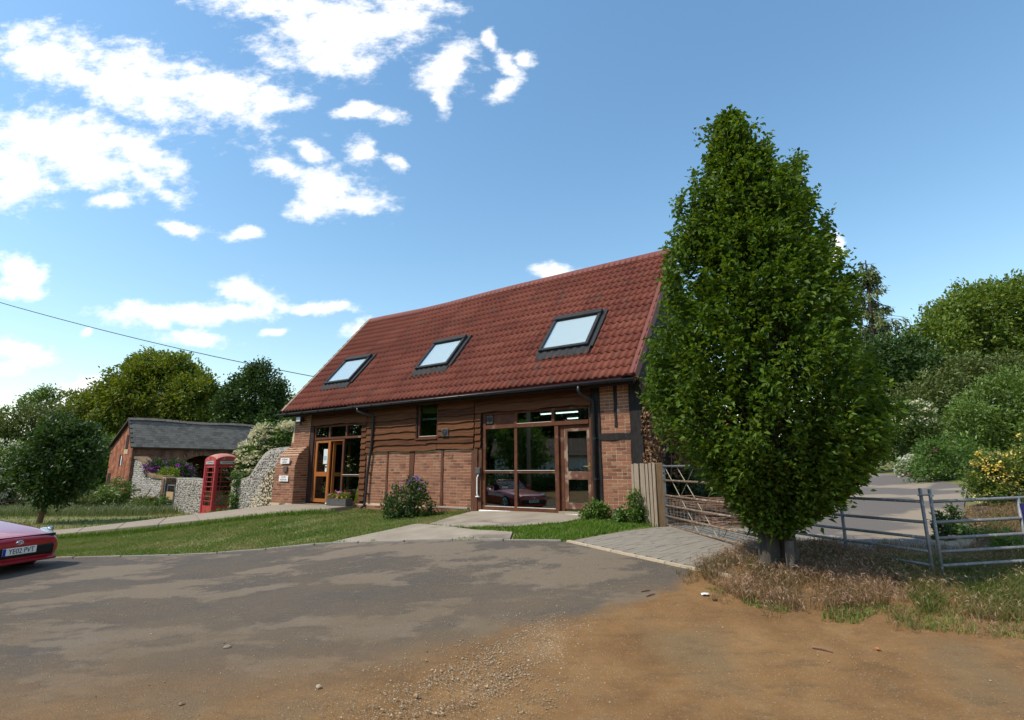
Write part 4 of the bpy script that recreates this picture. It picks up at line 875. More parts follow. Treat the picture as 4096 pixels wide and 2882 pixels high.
for i, (x, d) in enumerate(sl):
    loc = (x + random.uniform(-.012, .012), -.22 + d * math.cos(sl_a) - .018, 3.10 + d * math.sin(sl_a) + .012 + random.uniform(0, .006)); rot = Euler((sl_a - .03, random.uniform(-.012, .012), random.uniform(-.02, .02)))
    if i < 300: ob('slate', slm, sroof, loc, rot)
    else: rest.box(-.148, .148, -.02, .245, -.006, .006, Matrix.Translation(loc) @ rot.to_matrix().to_4x4())
if rest.v: rest.build('slates_beyond', M_SLATE, sroof)['kind'] = 'stuff'
for k in range(30):
    o = MB().add([(0, y, z) for y, z in ((-.20, -.10), (0, .06), (.20, -.06), (.18, -.09), (0, .03), (-.18, -.12))] + [(.40, y, z + .008) for y, z in ((-.20, -.10), (0, .06), (.20, -.06), (.18, -.09), (0, .03), (-.18, -.12))], [(i, i + 6, (i + 1) % 6 + 6, (i + 1) % 6) for i in range(6)] + [(0, 1, 2, 3, 4, 5), (11, 10, 9, 8, 7, 6)]).build('ridge_tile', pmat('ridge_clay', [(.08,.07,.068),(.13,.11,.10)], rough=.9, scale=4, rand=.6) if k == 0 else bpy.data.materials['ridge_clay'], sroof)
    o.location = (-.18 + k * .41, 1.1, 4.92 + .04 * math.sin(k * .5))

# ------------------------------------------------------------------ telephone box
PB_N = Vector((.80, -.60, 0)); ph = empty('telephone_box', (-12.68, 23.45, -.22), math.atan2(-.60, .80) + math.pi / 2, 'faded red telephone box standing beside the ramp', 'telephone box')
M_PRED = pmat('phone_red', [(.36,.030,.040),(.44,.050,.055)], rough=.42, scale=3, spec=.4, spots=((.50,.14,.13), 5, .60, .72))
M_PROOF = pmat('phone_roof', [(.42,.16,.13),(.48,.24,.19)], rough=.8, scale=6, bump=.2)
W = .46; Hh = 2.08                     # half width, height to the springing
for sx in (-1, 1):
    for sy in (-1, 1): bevel(MB().box(sx * W - .055, sx * W + .055, sy * W - .055, sy * W + .055, 0, 2.10).build('corner_post', M_PRED, ph), .015)
bevel(box('plinth', M_PRED, ph, -W - .06, W + .06, -W - .06, W + .06, 0, .10), .015)
M_PANEP = glassmat('phone_glass', tint=(.62,.62,.56), refl=.08)
pmz = {}
def phone_side(rz, name, back=False):
    f = empty(name, (0, 0, 0), rz, parent=ph)
    def fb(nm, *a, mat=M_PRED, bev=.004): return box(nm, mat, f, *a, bev=bev)
    fb('lower_panel', -W + .055, W - .055, -W - .02, -W + .02, .10, .40); fb('top_rail', -W + .055, W - .055, -W - .02, -W + .02, 1.98, 2.12)
    if back: fb('back_panel', -W + .055, W - .055, -W - .01, -W + .01, .40, 1.98); return f
    for a, b in ((-W + .055, -W + .115), (W - .115, W - .055)): fb('stile', a, b, -W - .02, -W + .02, .40, 1.98)
    x0, x1 = -W + .115, W - .115; n = 8; hgt = 1.98 - .40
    xs = (x0, x0 + .115, x1 - .115, x1)
    for x in xs[1:3]: fb('glazing_bar', x - .012, x + .012, -W - .016, -W + .016, .40, 1.98, bev=0)
    for k in range(1, n): fb('glazing_bar', x0, x1, -W - .018, -W + .014, .40 + hgt * k / n - .013, .40 + hgt * k / n + .013, bev=0)
    for k in range(n):
        for j in range(3):
            key = j if j < 2 else 0; wd = xs[j + 1] - xs[j]
            if key not in pmz: pmz[key] = mesh_of('pane', *(lambda q: (q.v, q.f))(MB().box(-wd / 2, wd / 2, -.002, .002, -hgt / n / 2, hgt / n / 2)), M_PANEP)
            ob('pane', pmz[key], f, ((xs[j] + xs[j + 1]) / 2, -W, .40 + hgt * (k + .5) / n))
    return f
front = phone_side(0, 'door'); sideL = phone_side(R(-90), 'side_panel'); sideR = phone_side(R(90), 'side_panel'); phone_side(R(180), 'rear_panel', True)
for rz in (0, R(-90), R(90), R(180)):  # fascia with lettering and curved pediment
    f = empty('fascia', (0, 0, 0), rz, parent=ph)
    box('fascia_board', M_PRED, f, -W - .05, W + .05, -W - .06, -W + .04, 2.10, 2.30, .008); box('sign_light', pmat('opal_sign', [(.42,.46,.44),(.50,.54,.52)], rough=.4) if rz == 0 else bpy.data.materials['opal_sign'], f, -.33, .33, -W - .068, -W - .061, 2.135, 2.255)
    text('TELEPHONE', .105, M_INK, f, (0, -W - .07, 2.195), (R(90), 0, 0), sx=.92)
    arc = [(-W - .05, 2.302)] + [(x, 2.302 + .17 * (1 - (x / (W + .05)) ** 2) ** .8 * .9 + .01) for x in np.linspace(-W - .05, W + .05, 15)] + [(W + .05, 2.302)]
    MB().prism(arc, 'y', -W - .062, -W - .02).build('pediment', M_PRED, f)
    cw = MB(); cw.tube([(0, -W - .075, 2.385), (0, -W - .06, 2.385)], .032, 12); cw.build('crown_emblem', M_PRED, f)
V = []; n = 17
for i in range(n):
    for j in range(n):
        u, v = -1 + 2 * i / (n - 1), -1 + 2 * j / (n - 1); V.append((u * (W + .045), v * (W + .045), 2.29 + .15 * (1 - abs(u) ** 2.2) ** .7 + .15 * (1 - abs(v) ** 2.2) ** .7))
ob('domed_roof', fast_mesh('domed_roof', V, grid_faces(n, n), M_PROOF, True), ph)
box('notice_board', pmat('cream_board', [(.46,.40,.28),(.54,.48,.35)], rough=.8, scale=3), ph, -.28, .30, .36, .40, .5, 1.75); box('phone_unit', M_GUTTER, ph, -.05, .22, .22, .355, 1.25, 1.75); box('inner_shelf', M_GREYP, ph, -.35, .35, .05, .35, .95, .985)
bp_ = IV[:, None, :].reshape(-1, 3); sk = ob('blue_sack', mesh_of('blue_sack', [(v[0] * .30, v[1] * .26, v[2] * .36) for v in IV], IF, pmat('blue_plastic', [(.05,.16,.26),(.09,.24,.36)], rough=.35, scale=8, bump=.4, bscale=20), True))
sk.modifiers.new('s', 'SUBSURF').levels = 2; sk.modifiers['s'].render_levels = 2; sk.location = tuple(ph.matrix_basis @ Vector((.02, -.10, .50))); tag(sk, 'blue plastic sack slumped inside the telephone box', 'sack')

# ------------------------------------------------------------------ rusty barrow by the left flint wall
b0 = at_y(578, 1990, 28.6); barrow = empty('wheelbarrow', (b0[0], b0[1], h(b0[0], b0[1])), R(-25), 'old rusty wheelbarrow tipped up against the left flint wall', 'wheelbarrow')
M_RUSTB = pmat('rusted_iron', [(.10,.035,.025),(.20,.075,.045)], rough=.8, scale=6, bump=.3)
V = [(-.5, -.3, .62), (.5, -.3, .58), (.5, .35, .62), (-.5, .35, .66), (-.32, -.2, .16), (.32, -.2, .12), (.32, .25, .16), (-.32, .25, .2)]
tr_ = ob('tray', mesh_of('tray', V, [(0, 1, 5, 4), (1, 2, 6, 5), (2, 3, 7, 6), (3, 0, 4, 7), (4, 5, 6, 7)], M_RUSTB), barrow); tr_.modifiers.new('t', 'SOLIDIFY').thickness = .02
for y in (-.26, .3): MB().tube([(-.5, y, .3), (.4, y, .62), (.72, y, .85), (.86, y, 1.10)], .022, 6).build('handle', M_RUSTB, barrow)
for y in (-.2, .25): MB().tube([(.2, y, .15), (.24, y, -.05)], .02, 6).build('leg', M_RUSTB, barrow)
MB().tube([(-.55, -.02, .16), (-.55, .06, .16)], .2, 14).build('wheel', M_RUBBER, barrow)

# ------------------------------------------------------------------ gate at the paving
PI_ = math.pi
ga, gb2 = np.array([2.90, 10.35]), np.array([3.26, 6.92]); gd = (gb2 - ga); gl_ = float(np.linalg.norm(gd))
gate = empty('field_gate', (ga[0], ga[1], 0), math.atan2(gd[1], gd[0]), 'long rusty galvanised field gate closed across the paving beside the tall tree', 'gate')
zs_ = (1.68, 1.416, 1.138, .953, .761, .60)
for z in zs_: MB().tube([(0, 0, z), (gl_ * .5, 0, z - .004), (gl_, 0, z)], .019, 10).build('gate_bar', M_RUST if z < 1.6 else M_STEEL, gate, True)
for x in (0, gl_): box('gate_stile', M_STEEL, gate, x - .028, x + .028, -.03, .03, .57, 1.71, .006)
for a, b in (((.04, 1.66), (1.30, .60)), ((.60, 1.66), (1.95, .60)), ((1.30, 1.66), (.05, .62)), ((2.3, 1.66), (1.05, .60)), ((2.2, 1.66), (3.4, .62)), ((3.3, 1.66), (2.1, .60))):
    MB().tube([(a[0], .026, a[1]), (b[0], .026, b[1])], .0065, 6).build('brace', M_RUST if a[0] > b[0] else pmat('pale_brace', [(.30,.25,.18),(.38,.33,.25)], rough=.6, scale=8), gate)
q = MB()
for k in range(int(gl_ / .075)):      # wire netting on the lower half
    x = .05 + k * .075; q.tube([(x, .034, .60), (x + (.03 if k % 2 else -.03), .034, .86), (x, .034, 1.14)], .0022, 3, False)
for k in range(9): z = .62 + k * .062; q.tube([(0, .035, z), (gl_ * .5, .035, z + .006), (gl_, .035, z)], .0022, 3, False)
q.build('wire_netting', pmat('net_wire', [(.34,.35,.35)], rough=.5, metal=.5), gate)['kind'] = 'stuff'
for z in (1.55, .75): MB().tube([(-.07, 0, z), (.03, 0, z)], .018, 8).build('hinge', M_GUTTER, gate)
MB().tube([(-.06, -.03, 1.42), (.03, .035, 1.42)], .014, 6).build('hinge_strap', M_GUTTER, gate)
# timber panel and post that carry the gate
fp = empty('timber_fence_panel', (2.74, 10.42, 0), 0, 'weathered grey upright board panel between barn corner and steel gate', 'fence')
box('fence_post', M_WOODPOST, fp, .02, .145, -.10, .02, .40, 1.745, .008)
bmesh_ = mesh_of('fence_board', *(lambda q: (q.v, q.f))(MB().box(-.026, .026, -.012, .012, .38, 1.735)), M_WOODGREY)
for i in range(8):
    t = i / 7.; o = ob('fence_board', bmesh_, fp, (-.025 - .315 * t * .98, -.09 + .66 * t * .72, random.uniform(-.01, .012)), (random.uniform(-.01, .01), random.uniform(-.006, .006), R(-58) + random.uniform(-.05, .05)), (1.25, 1, 1))
for z in (.75, 1.5): MB().tube([(-.02, .0, z), (-.31, .44, z)], .03, 4).build('fence_rail', M_WOODGREY, fp)

# hurdles
M_HUR = M_STEEL
def hurdle(p0, p1, zb, zt, fr, label, mids, ext, slope=0.):
    d = np.array(p1) - np.array(p0); L_ = float(np.linalg.norm(d)); hu = empty('steel_hurdle', (*p0, 0), math.atan2(d[1], d[0]), label, 'hurdle', 'galvanised sheep hurdles')
    for f in fr: z = zt + (zb - zt) * f; MB().tube([(0, 0, z), (L_ / 2, 0, z + slope * L_ / 2 - .006), (L_, 0, z + slope * L_)], .0185, 10).build('hurdle_bar', M_HUR, hu, True)
    for x in [0] + mids + [L_]: MB().tube([(x, 0, zb - .22 + slope * x), (x, 0, (zt + (ext if x in (0, L_) else .0)) + slope * x)], .0185 if x in (0, L_) else .021, 10).build('hurdle_post', M_HUR, hu, True)
    return hu
fr = (0, .273, .479, .653, .829, 1.0)
hd_ = np.array([-.29, .957])
hurdle((4.76, 6.33), tuple(np.array([4.76, 6.33]) + hd_ * 2.55), .40, 1.245, fr, 'steel hurdle running back behind the tall tree', [1.09], .15)
hurdle((4.845, 6.30), (6.95, 6.52), .40, 1.245, fr, 'steel hurdle facing the road, tied to the other at its post', [1.12], .14, .035)
MB().tube([(4.72, 6.33, 1.315), (4.80, 6.285, 1.32), (4.88, 6.30, 1.31)], .009, 5).build('wire_tie', M_STEEL)
tag(bpy.data.objects['wire_tie'], 'twist of wire joining the two steel hurdle posts', 'tie')
st = empty('bungee_strap', (5.87, 6.34, 0), 0, 'dark blue strap with steel hook hanging on the front hurdle', 'strap')
M_BLUE = pmat('navy_strap', [(.012,.012,.09),(.02,.02,.14)], rough=.5, scale=20)
MB().tube([(.03, -.03, 1.22), (.03, -.04, 1.1), (.022, -.045, .96)], .024, 8).build('strap_grip', M_BLUE, st); MB().tube([(.022, -.045, .96), (.015, -.045, .86)], .012, 8).build('steel_hook', M_STEEL, st); MB().tube([(.012, -.04, .87), (.0, -.045, .80), (.03, -.045, .73), (.08, -.03, .62)], [.014, .024, .02, .008], 8).build('strap_tail', M_BLUE, st)

# brushwood heap behind the gate
bh = empty('brushwood_pile', (3.95, 11.0, h(3.95, 11.0)), R(-6), 'heap of long cut brown brushwood lying behind the steel gate', 'woodpile')
tms = []
for k in range(6):
    L_ = random.uniform(.8, 1.15); pts = [(-L_ + 2 * L_ * i / 5, random.uniform(-.04, .04), random.uniform(-.03, .03) - .06 * ((i - 2.5) / 2.5) ** 2) for i in range(6)]; tms.append(mesh_of('stick', *(lambda q: (q.v, q.f))(MB().tube(pts, [.016 - .002 * i for i in range(6)], 5)), M_TWIG))
for k in range(210):
    a = random.uniform(0, 1); y = random.gauss(0, .28); z = max(.03, random.uniform(.02, .52) * max(.15, 1 - (abs(y) / .65) ** 2)); ob('stick', random.choice(tms), bh, (random.uniform(-.35, .4), y, z), (random.uniform(0, 6), random.uniform(-.12, .12), random.uniform(-.16, .16)))

# overhead cable
cab = []; CBL = np.polyfit([0, 620, 900, 1255], [1211, 1372, 1437, 1507], 2)
for i in range(25):
    px = -300 + (1420 + 300) * i / 24; py = float(np.polyval(CBL, px)); p = at_y(px, py, 24.0); cab.append(tuple(p))
tag(MB().tube(cab, .017, 6).build('overhead_cable', pmat('cable_black', [(.015,.017,.02)], rough=.6), None, True), 'thin black overhead cable sagging towards the barn roof', 'cable')
# ------------------------------------------------------------------ red roadster
car = empty('red_car', (-7.98, 8.95, h(-8.6, 8.9) + .0), R(-9), 'small red two-seat sports car entering from the edge of the road', 'car')
def carpaint():
    m, t, out = new_mat('car_paint_red'); b = nd_(t, 'ShaderNodeBsdfPrincipled'); t.links.new(b.outputs[0], out.inputs[0]); b.inputs['Base Color'].default_value = (.36, .006, .018, 1); b.inputs['Roughness'].default_value = .32; b.inputs['Metallic'].default_value = .15
    b.inputs['Coat Weight'].default_value = 1; b.inputs['Coat Roughness'].default_value = .03; b.inputs['Specular IOR Level'].default_value = .5; return m
M_CAR = carpaint(); M_CARBLK = pmat('car_black_trim', [(.008,.008,.009)], rough=.5); M_CHROME = pmat('chrome', [(.8,.8,.82)], rough=.12, metal=1)
ST = [(0.0,.60,.24,.52,.55),(.05,.70,.20,.56,.60),(.22,.80,.17,.61,.645),(.5,.845,.16,.675,.70),(.9,.86,.17,.74,.755),(1.3,.85,.17,.79,.82),(1.72,.85,.17,.82,.88),(1.80,.85,.17,.82,.62),(2.45,.855,.17,.84,.62),(2.5,.86,.17,.845,.92),(2.9,.87,.18,.86,.93),(3.35,.865,.20,.865,.92),(3.7,.81,.25,.85,.88),(3.85,.70,.30,.78,.80),(3.89,.62,.36,.70,.72)]
V = []; NP = 15
for xx, hw, zb, zs_2, zc in ST:
    half = [(0, zb), (hw * .8, zb), (hw * .97, zb + .06), (hw, zb + .4 * (zs_2 - zb)), (hw * .985, zb + .75 * (zs_2 - zb)), (hw * .90, zs_2), (hw * .62, zs_2 + (zc - zs_2) * .75), (0, zc)]
    pr_ = [(-xx, y, z) for y, z in half] + [(-xx, -y, z) for y, z in reversed(half[1:-1])]
    V += pr_
NP = 14; F = []
for i in range(len(ST) - 1):
    for k in range(NP): F.append((i * NP + k, (i + 1) * NP + k, (i + 1) * NP + (k + 1) % NP, i * NP + (k + 1) % NP))
F += [tuple(range(NP)), tuple((len(ST) - 1) * NP + k for k in reversed(range(NP)))]
body = ob('body', mesh_of('body', V, F, M_CAR, True), car); sm_ = body.modifiers.new('s', 'SUBSURF'); sm_.levels = 2; sm_.render_levels = 2
# headlights: slanted almond lenses on the front corners
for sg2 in (1, -1):
    hl = ob('headlight', mesh_of('headlight', [(v[0] * .27, v[1] * .12, v[2] * .085) for v in IV], IF, pmat('headlight_lens', [(.16,.20,.21),(.42,.48,.48)], rough=.08, scale=9, coat=1, spec=.7) if sg2 > 0 else bpy.data.materials['headlight_lens'], True), car, (-.30, sg2 * .652, .606), (0, R(14), -sg2 * R(24)))
    hl.modifiers.new('s', 'SUBSURF').levels = 2; hl.modifiers['s'].render_levels = 2
    q = MB().tube([(-.26, sg2 * .665, .655), (-.22, sg2 * .665, .665)], .045, 14); q.build('lamp_reflector', M_CHROME, car, True)
box('air_intake', M_CARBLK, car, -.10, .013, -.58, .58, .275, .455, .03); box('lower_lip', M_CAR, car, -.30, -.0, -.66, .66, .185, .235, .02)
npl = box('number_plate', M_WHITE, car, .014, .024, -.26, .26, .335, .446, .004); box('plate_band', pmat('euro_blue', [(.015,.04,.30)], rough=.4), npl, .0245, .026, -.262, -.215, .337, .444)
text('YE02 PVT', .112, M_INK, npl, (.027, .022, .389), (R(90), 0, R(90)), sx=.86)
bg = MB().tube([(.012 - .018, .055 * math.cos(a), .515 + .030 * math.sin(a)) for a in np.linspace(0, 2 * math.pi, 19)], .008, 6); bg.tube([(-.004, .022 * math.cos(a), .515 + .030 * math.sin(a)) for a in np.linspace(0, 2 * math.pi, 15)], .006, 5); bg.tube([(-.004, .040 * math.cos(a), .526 + .014 * math.sin(a)) for a in np.linspace(0, 2 * math.pi, 15)], .006, 5); bg.build('badge', M_CHROME, car, True)
for x in (-.86, -3.30):
    for sg2 in (1, -1):
        y = sg2 * .755
        box('wheel_arch', M_CARBLK, car, x - .345, x + .345, min(y, y + sg2 * .10), max(y, y + sg2 * .10), .10, .50, .12)
        wh = empty('wheel', (x, y + sg2 * .02, .305), 0, parent=car)
        tb = MB().tube([(0, -.10, 0), (0, -.09, 0), (0, .09, 0), (0, .10, 0)], [.27, .305, .305, .27], 28).build('tyre', M_RUBBER, wh, True)
        rm = MB().tube([(0, sg2 * .098, 0), (0, sg2 * .104, 0)], .20, 24)
        rm.build('rim', M_CARBLK, wh)
        sp_ = MB()
        for k in range(6): a = k * math.pi / 3; sp_.tube([(0, sg2 * .108, 0), (.20 * math.cos(a), sg2 * .108, .20 * math.sin(a))], .022, 5)
        sp_.tube([(.205 * math.cos(a), sg2 * .106, .205 * math.sin(a)) for a in np.linspace(0, 2 * math.pi, 25)], .014, 6); sp_.build('spokes', M_CHROME, wh, True)
ws = ob('windscreen', mesh_of('windscreen', [(-1.60, -.66, .84), (-1.54, 0, .86), (-1.60, .66, .84), (-2.10, .55, 1.18), (-2.04, 0, 1.205), (-2.10, -.55, 1.18)], [(0, 1, 4, 5), (1, 2, 3, 4)], glassmat('car_glass', (.6, .7, .66), .1), True), car)
MB().tube([(-1.60, -.67, .82), (-2.10, -.56, 1.18), (-2.04, 0, 1.215), (-2.10, .56, 1.18), (-1.60, .67, .82)], .026, 8).build('windscreen_frame', M_CAR, car, True)
for y in (-.36, .36):
    st_ = box('seat', M_CARBLK, car, -2.3, -1.85, y - .22, y + .22, .50, .64, .05); box('headrest', M_CARBLK, st_, -2.42, -2.28, y - .2, y + .2, .6, 1.08, .05)
sw = MB().tube([(-1.72 - .04 * math.sin(a), .36 + .17 * math.cos(a), .86 + .15 * math.sin(a)) for a in np.linspace(0, 2 * math.pi, 17)], .015, 6).build('steering_wheel', M_CARBLK, car)
MB().tube([(-2.44, -.58, .86), (-2.46, -.5, 1.06), (-2.46, .5, 1.06), (-2.44, .58, .86)], .035, 8).build('roll_hoop', M_CARBLK, car, True)
for sg2 in (1, -1): bevel(box('door_mirror', M_CAR, car, -1.96, -1.82, min(sg2 * .86, sg2 * 1.03), max(sg2 * .86, sg2 * 1.03), .86, .98), .03)
for sg2 in (1, -1): box('side_vent', M_CARBLK, car, -2.72, -2.45, min(sg2 * .84, sg2 * .872), max(sg2 * .84, sg2 * .872), .50, .74, .03)
box('bonnet_shut_line', M_CARBLK, car, -.075, -.062, -.62, .62, .56, .6045)

# ------------------------------------------------------------------ leaves
UPV = np.array([0, 0, 1.0])
def norm(a): return a / (np.linalg.norm(a, axis=-1, keepdims=True) + 1e-9)
def leaf_mesh(name, P, D, L, Wd, mat, fold=.3, up=.6, droop=.0):
    n = len(P); L = np.broadcast_to(np.asarray(L, float), (n,))[:, None]; Wd = np.broadcast_to(np.asarray(Wd, float), (n,))[:, None]
    side = norm(np.cross(D, UPV * up + RNG.normal(0, .55, (n, 3)))); nr = np.cross(side, D)
    mid = P + D * L * .45; V = np.stack([P, mid + side * Wd * .5 + nr * fold * Wd * .5, P + D * L - UPV * droop * L, mid - side * Wd * .5 + nr * fold * Wd * .5], 1).reshape(-1, 3)
    b = np.arange(n)[:, None] * 4; F = np.concatenate([b + [0, 1, 2], b + [0, 2, 3]], 0)
    return fast_mesh(name, V, F, mat)
def lobes_px(lst, Y, spread=.5, squash=1.0):
    """lst of (px, py, r_px) in photograph pixels -> spheres standing at depth about Y"""
    out = []
    for q in lst:
        dy = q[3] if len(q) > 3 else RNG.uniform(-spread, spread) * q[2] * px_m(q[0], q[1], Y); YY_ = Y + dy
        c = at_y(q[0], q[1], YY_); r = q[2] * px_m(q[0], q[1], YY_); out.append((c, np.array([r, r * squash, r])))
    return out
def crown_points(lobes, dens, per, sig, shell=.6, out_w=.6, up_w=.25, noise=.22):
    """leaf clumps in the outer part of every lobe; dens = clumps per m2 of lobe surface"""
    C, O = [], []
    for c, r in lobes:
        n = max(6, int(dens * 4 * math.pi * float(np.mean(r)) ** 2)); d = norm(RNG.normal(0, 1, (n, 3)))
        k = np.clip((shell + (1 - shell) * RNG.uniform(0, 1, (n, 1)) ** .6) * (1 + noise * RNG.normal(0, .5, (n, 1))), .2, 1.13); p = c + d * r * k; keep = np.ones(n, bool)
        for c2, r2 in lobes:
            if c2 is not c: keep &= (np.linalg.norm((p - c2) / r2, axis=1) > .62)
        C.append(p[keep]); O.append(d[keep])
    C = np.concatenate(C); O = np.concatenate(O); n = len(C)
    idx = np.repeat(np.arange(n), RNG.poisson(per, n)); P = C[idx] + np.clip(RNG.normal(0, 1, (len(idx), 3)), -1.9, 1.9) * sig
    return P, norm(O[idx] * out_w + RNG.normal(0, .55, (len(idx), 3)) + UPV * up_w)
def limb(pts, r0, r1, n=8):
    k = len(pts); return pts, [r0 + (r1 - r0) * i / (k - 1) for i in range(k)], n
def tree(name, label, lobes, base, mat, dens, per, sig, L, Wd, trunk_r, group='background trees', cat='tree', shell=.6, nl=9, limbs=True, up=.6, bark=None, droop=.1, top=None):
    root = empty(name, tuple(base), 0, label, cat, group); b = np.array(base, float)
    P, D = crown_points(lobes, dens, per, sig, shell); s = RNG.uniform(.7, 1.25, len(P))
    o = ob('crown', leaf_mesh('crown', P - b, D, L * s, Wd * s, mat, up=up, droop=droop), root); o['kind'] = 'stuff'
    if limbs:
        q = MB(); cen = np.mean([c for c, r in lobes], 0); t = cen if top is None else np.array(top, float)
        mid = b + (t - b) * .45 + RNG.normal(0, .04, 3) * np.linalg.norm(t - b); q.tube([Vector((0, 0, -.2)), Vector((mid - b) * .5), Vector(mid - b), Vector(t - b)], [trunk_r * 1.15, trunk_r * .9, trunk_r * .7, trunk_r * .3], 10)
        for c, r in sorted(lobes, key=lambda l: -l[1][0])[:nl]:
            m2 = mid + (c - mid) * .5 + RNG.normal(0, .1, 3) * np.linalg.norm(c - mid) + UPV * .06 * np.linalg.norm(c - mid)
            q.tube([Vector(mid - b), Vector(m2 - b), Vector(c - b)], [trunk_r * .45, trunk_r * .28, trunk_r * .1], 6)
        q.build('trunk', bark or M_BARK, root, True)
    return root
def shrub(name, label, lobes, mat, dens, per, sig, L, Wd, group=None, cat='shrub', flowers=None, shell=.45, stems=True, base=None, up=.6, zclip=True):
    cen = np.mean([c for c, r in lobes], 0); low = min(lobes, key=lambda l: l[0][2] - l[1][2])[0]
    b = np.array(base, float) if base is not None else np.array([cen[0], cen[1], h(cen[0], cen[1])]); root = empty(name, tuple(b), 0, label, cat, group)
    P, D = crown_points(lobes, dens, per, sig, shell)
    if zclip: k = P[:, 2] > H(P[:, 0], P[:, 1]) + .01; P, D = P[k], D[k]
    s = RNG.uniform(.7, 1.25, len(P)); o = ob('foliage', leaf_mesh('foliage', P - b, D, L * s, Wd * s, mat, up=up, droop=.12), root); o['kind'] = 'stuff'
    if stems:
        q = MB()
        for c, r in lobes[:14]: m2 = b * .5 + c * .5 + RNG.normal(0, .06, 3); q.tube([Vector((0, 0, -.05)), Vector(m2 - b), Vector(c - b)], [.03, .02, .008], 5)
        q.build('stems', M_BARK, root)
    if flowers:
        fm, n, fl_, fw_, cl, pick = flowers; d = norm(RNG.normal(0, 1, (6000, 3))); li = RNG.integers(0, len(lobes), 6000); cc = np.array([l[0] for l in lobes])[li]; rr = np.array([l[1] for l in lobes])[li]
        p = cc + d * rr * RNG.uniform(.92, 1.12, (6000, 1)); ok = (d[:, 1] < .25) | (d[:, 2] > .4)
        for c2, r2 in lobes: ok &= np.linalg.norm((p - c2) / r2, axis=1) > .88
        if pick is not None: ok &= pick(p)
        p, d = p[ok][:n], d[ok][:n]; idx = np.repeat(np.arange(len(p)), cl[0]); dd = norm(d[idx] * cl[2] + RNG.normal(0, 1, (len(idx), 3)) * (1, 1, cl[3])); PP = p[idx] + dd * cl[1] * RNG.uniform(.3, 1, (len(idx), 1))
        ff = ob('flowers', leaf_mesh('flowers', PP - b, norm(dd + d[idx] * .6), fl_ * RNG.uniform(.7, 1.2, len(idx)), fw_, fm, up=.9), root); ff['kind'] = 'stuff'
    return root

LF_HORN = leafmat('hornbeam_leaf', [(.030,.066,.008),(.060,.118,.014),(.094,.166,.020),(.140,.212,.030)], trans=.38, rough=.52, spec=.22)
LF_DARK = leafmat('dark_leaf', [(.020,.048,.009),(.042,.085,.016),(.068,.120,.024)], trans=.25)
LF_CHEST = leafmat('chestnut_leaf', [(.065,.115,.014),(.115,.170,.018),(.16,.205,.024),(.20,.20,.035)], trans=.3, rough=.5, spec=.3)
LF_OAK = leafmat('oak_leaf', [(.070,.120,.016),(.120,.180,.024),(.17,.225,.034)], trans=.3)
LF_MID = leafmat('mid_leaf', [(.046,.105,.016),(.085,.160,.026),(.130,.205,.040)], trans=.3)
LF_OLIVE = leafmat('olive_leaf', [(.065,.095,.022),(.105,.140,.034),(.150,.175,.050)], trans=.25)
LF_GREY = leafmat('grey_green_leaf', [(.066,.120,.020),(.112,.180,.030),(.158,.228,.048)], trans=.25)
LF_FIR = leafmat('fir_needle', [(.045,.070,.020),(.095,.130,.034),(.15,.165,.05)], trans=.15)
LF_BRIGHT = leafmat('bright_leaf', [(.08,.14,.012),(.14,.20,.02),(.20,.25,.03)], trans=.35)
LF_BUSH = leafmat('azalea_leaf', [(.05,.10,.016),(.10,.155,.022),(.16,.19,.035)]); LF_STRAW = leafmat('straw', [(.24,.155,.085),(.36,.25,.145),(.46,.35,.22)], trans=.2, rough=.7)
LF_DEAD = leafmat('dead_leaf', [(.12,.060,.028),(.22,.12,.06),(.32,.20,.11)], trans=.15, rough=.7)
FL_WHITE = leafmat('white_flower', [(.55,.54,.42),(.75,.73,.60)], trans=.2); FL_CREAM = leafmat('cream_flower', [(.58,.56,.36),(.74,.71,.50)], trans=.2)
FL_PURP = leafmat('purple_flower', [(.20,.02,.24),(.38,.06,.42),(.50,.14,.50)], trans=.25); FL_MAUVE = leafmat('mauve_flower', [(.28,.12,.42),(.42,.22,.55)], trans=.3)
FL_YEL = leafmat('yellow_flower', [(.70,.50,.05),(.77,.62,.13),(.80,.71,.36)], trans=.25); FL_RED = leafmat('red_flower', [(.45,.02,.02),(.6,.04,.05)], trans=.2); FL_PINK = leafmat('magenta_flower', [(.5,.03,.22),(.62,.08,.32)], trans=.2)

# ------------------------------------------------------------------ hornbeam in front of the gate
HBY = 6.62; hb = np.array([3.16, HBY, h(3.16, HBY)])
K = 4096 / 2295.0
prof_d = [(262, 1622, 1650), (300, 1597, 1672), (330, 1588, 1690), (360, 1578, 1735), (420, 1562, 1795), (480, 1532, 1835), (560, 1522, 1852), (620, 1492, 1912), (700, 1468, 1926), (770, 1455, 1946), (850, 1440, 1972), (920, 1442, 2006), (975, 1460, 2004), (1020, 1520, 1984), (1060, 1560, 1958), (1100, 1600, 1915), (1135, 1640, 1870), (1165, 1680, 1800)]
pf = []
for y, xl, xr in prof_d:
    a, b = at_y(xl * K, y * K, HBY), at_y(xr * K, y * K, HBY); pf.append((a[2], a[0] + .045 * (b[0] - a[0]), b[0] - .085 * (b[0] - a[0])))
pf = np.array(sorted(pf)); zmin, zmax = pf[0, 0], pf[-1, 0]
def env(z): k_ = .17 * min(1, max(0, (z - (zmax - 2.2)) / 2.0)); xl, xr = np.interp(z, pf[:, 0], pf[:, 1]), np.interp(z, pf[:, 0], pf[:, 2]); m_ = (xl + xr) / 2; return min(xl + k_, m_ - .04), max(xr - k_, m_ + .04)
root = empty('hornbeam_tree', tuple(hb), 0, 'tall upright green hornbeam in dry grass before the steel gate', 'tree'); q = MB()
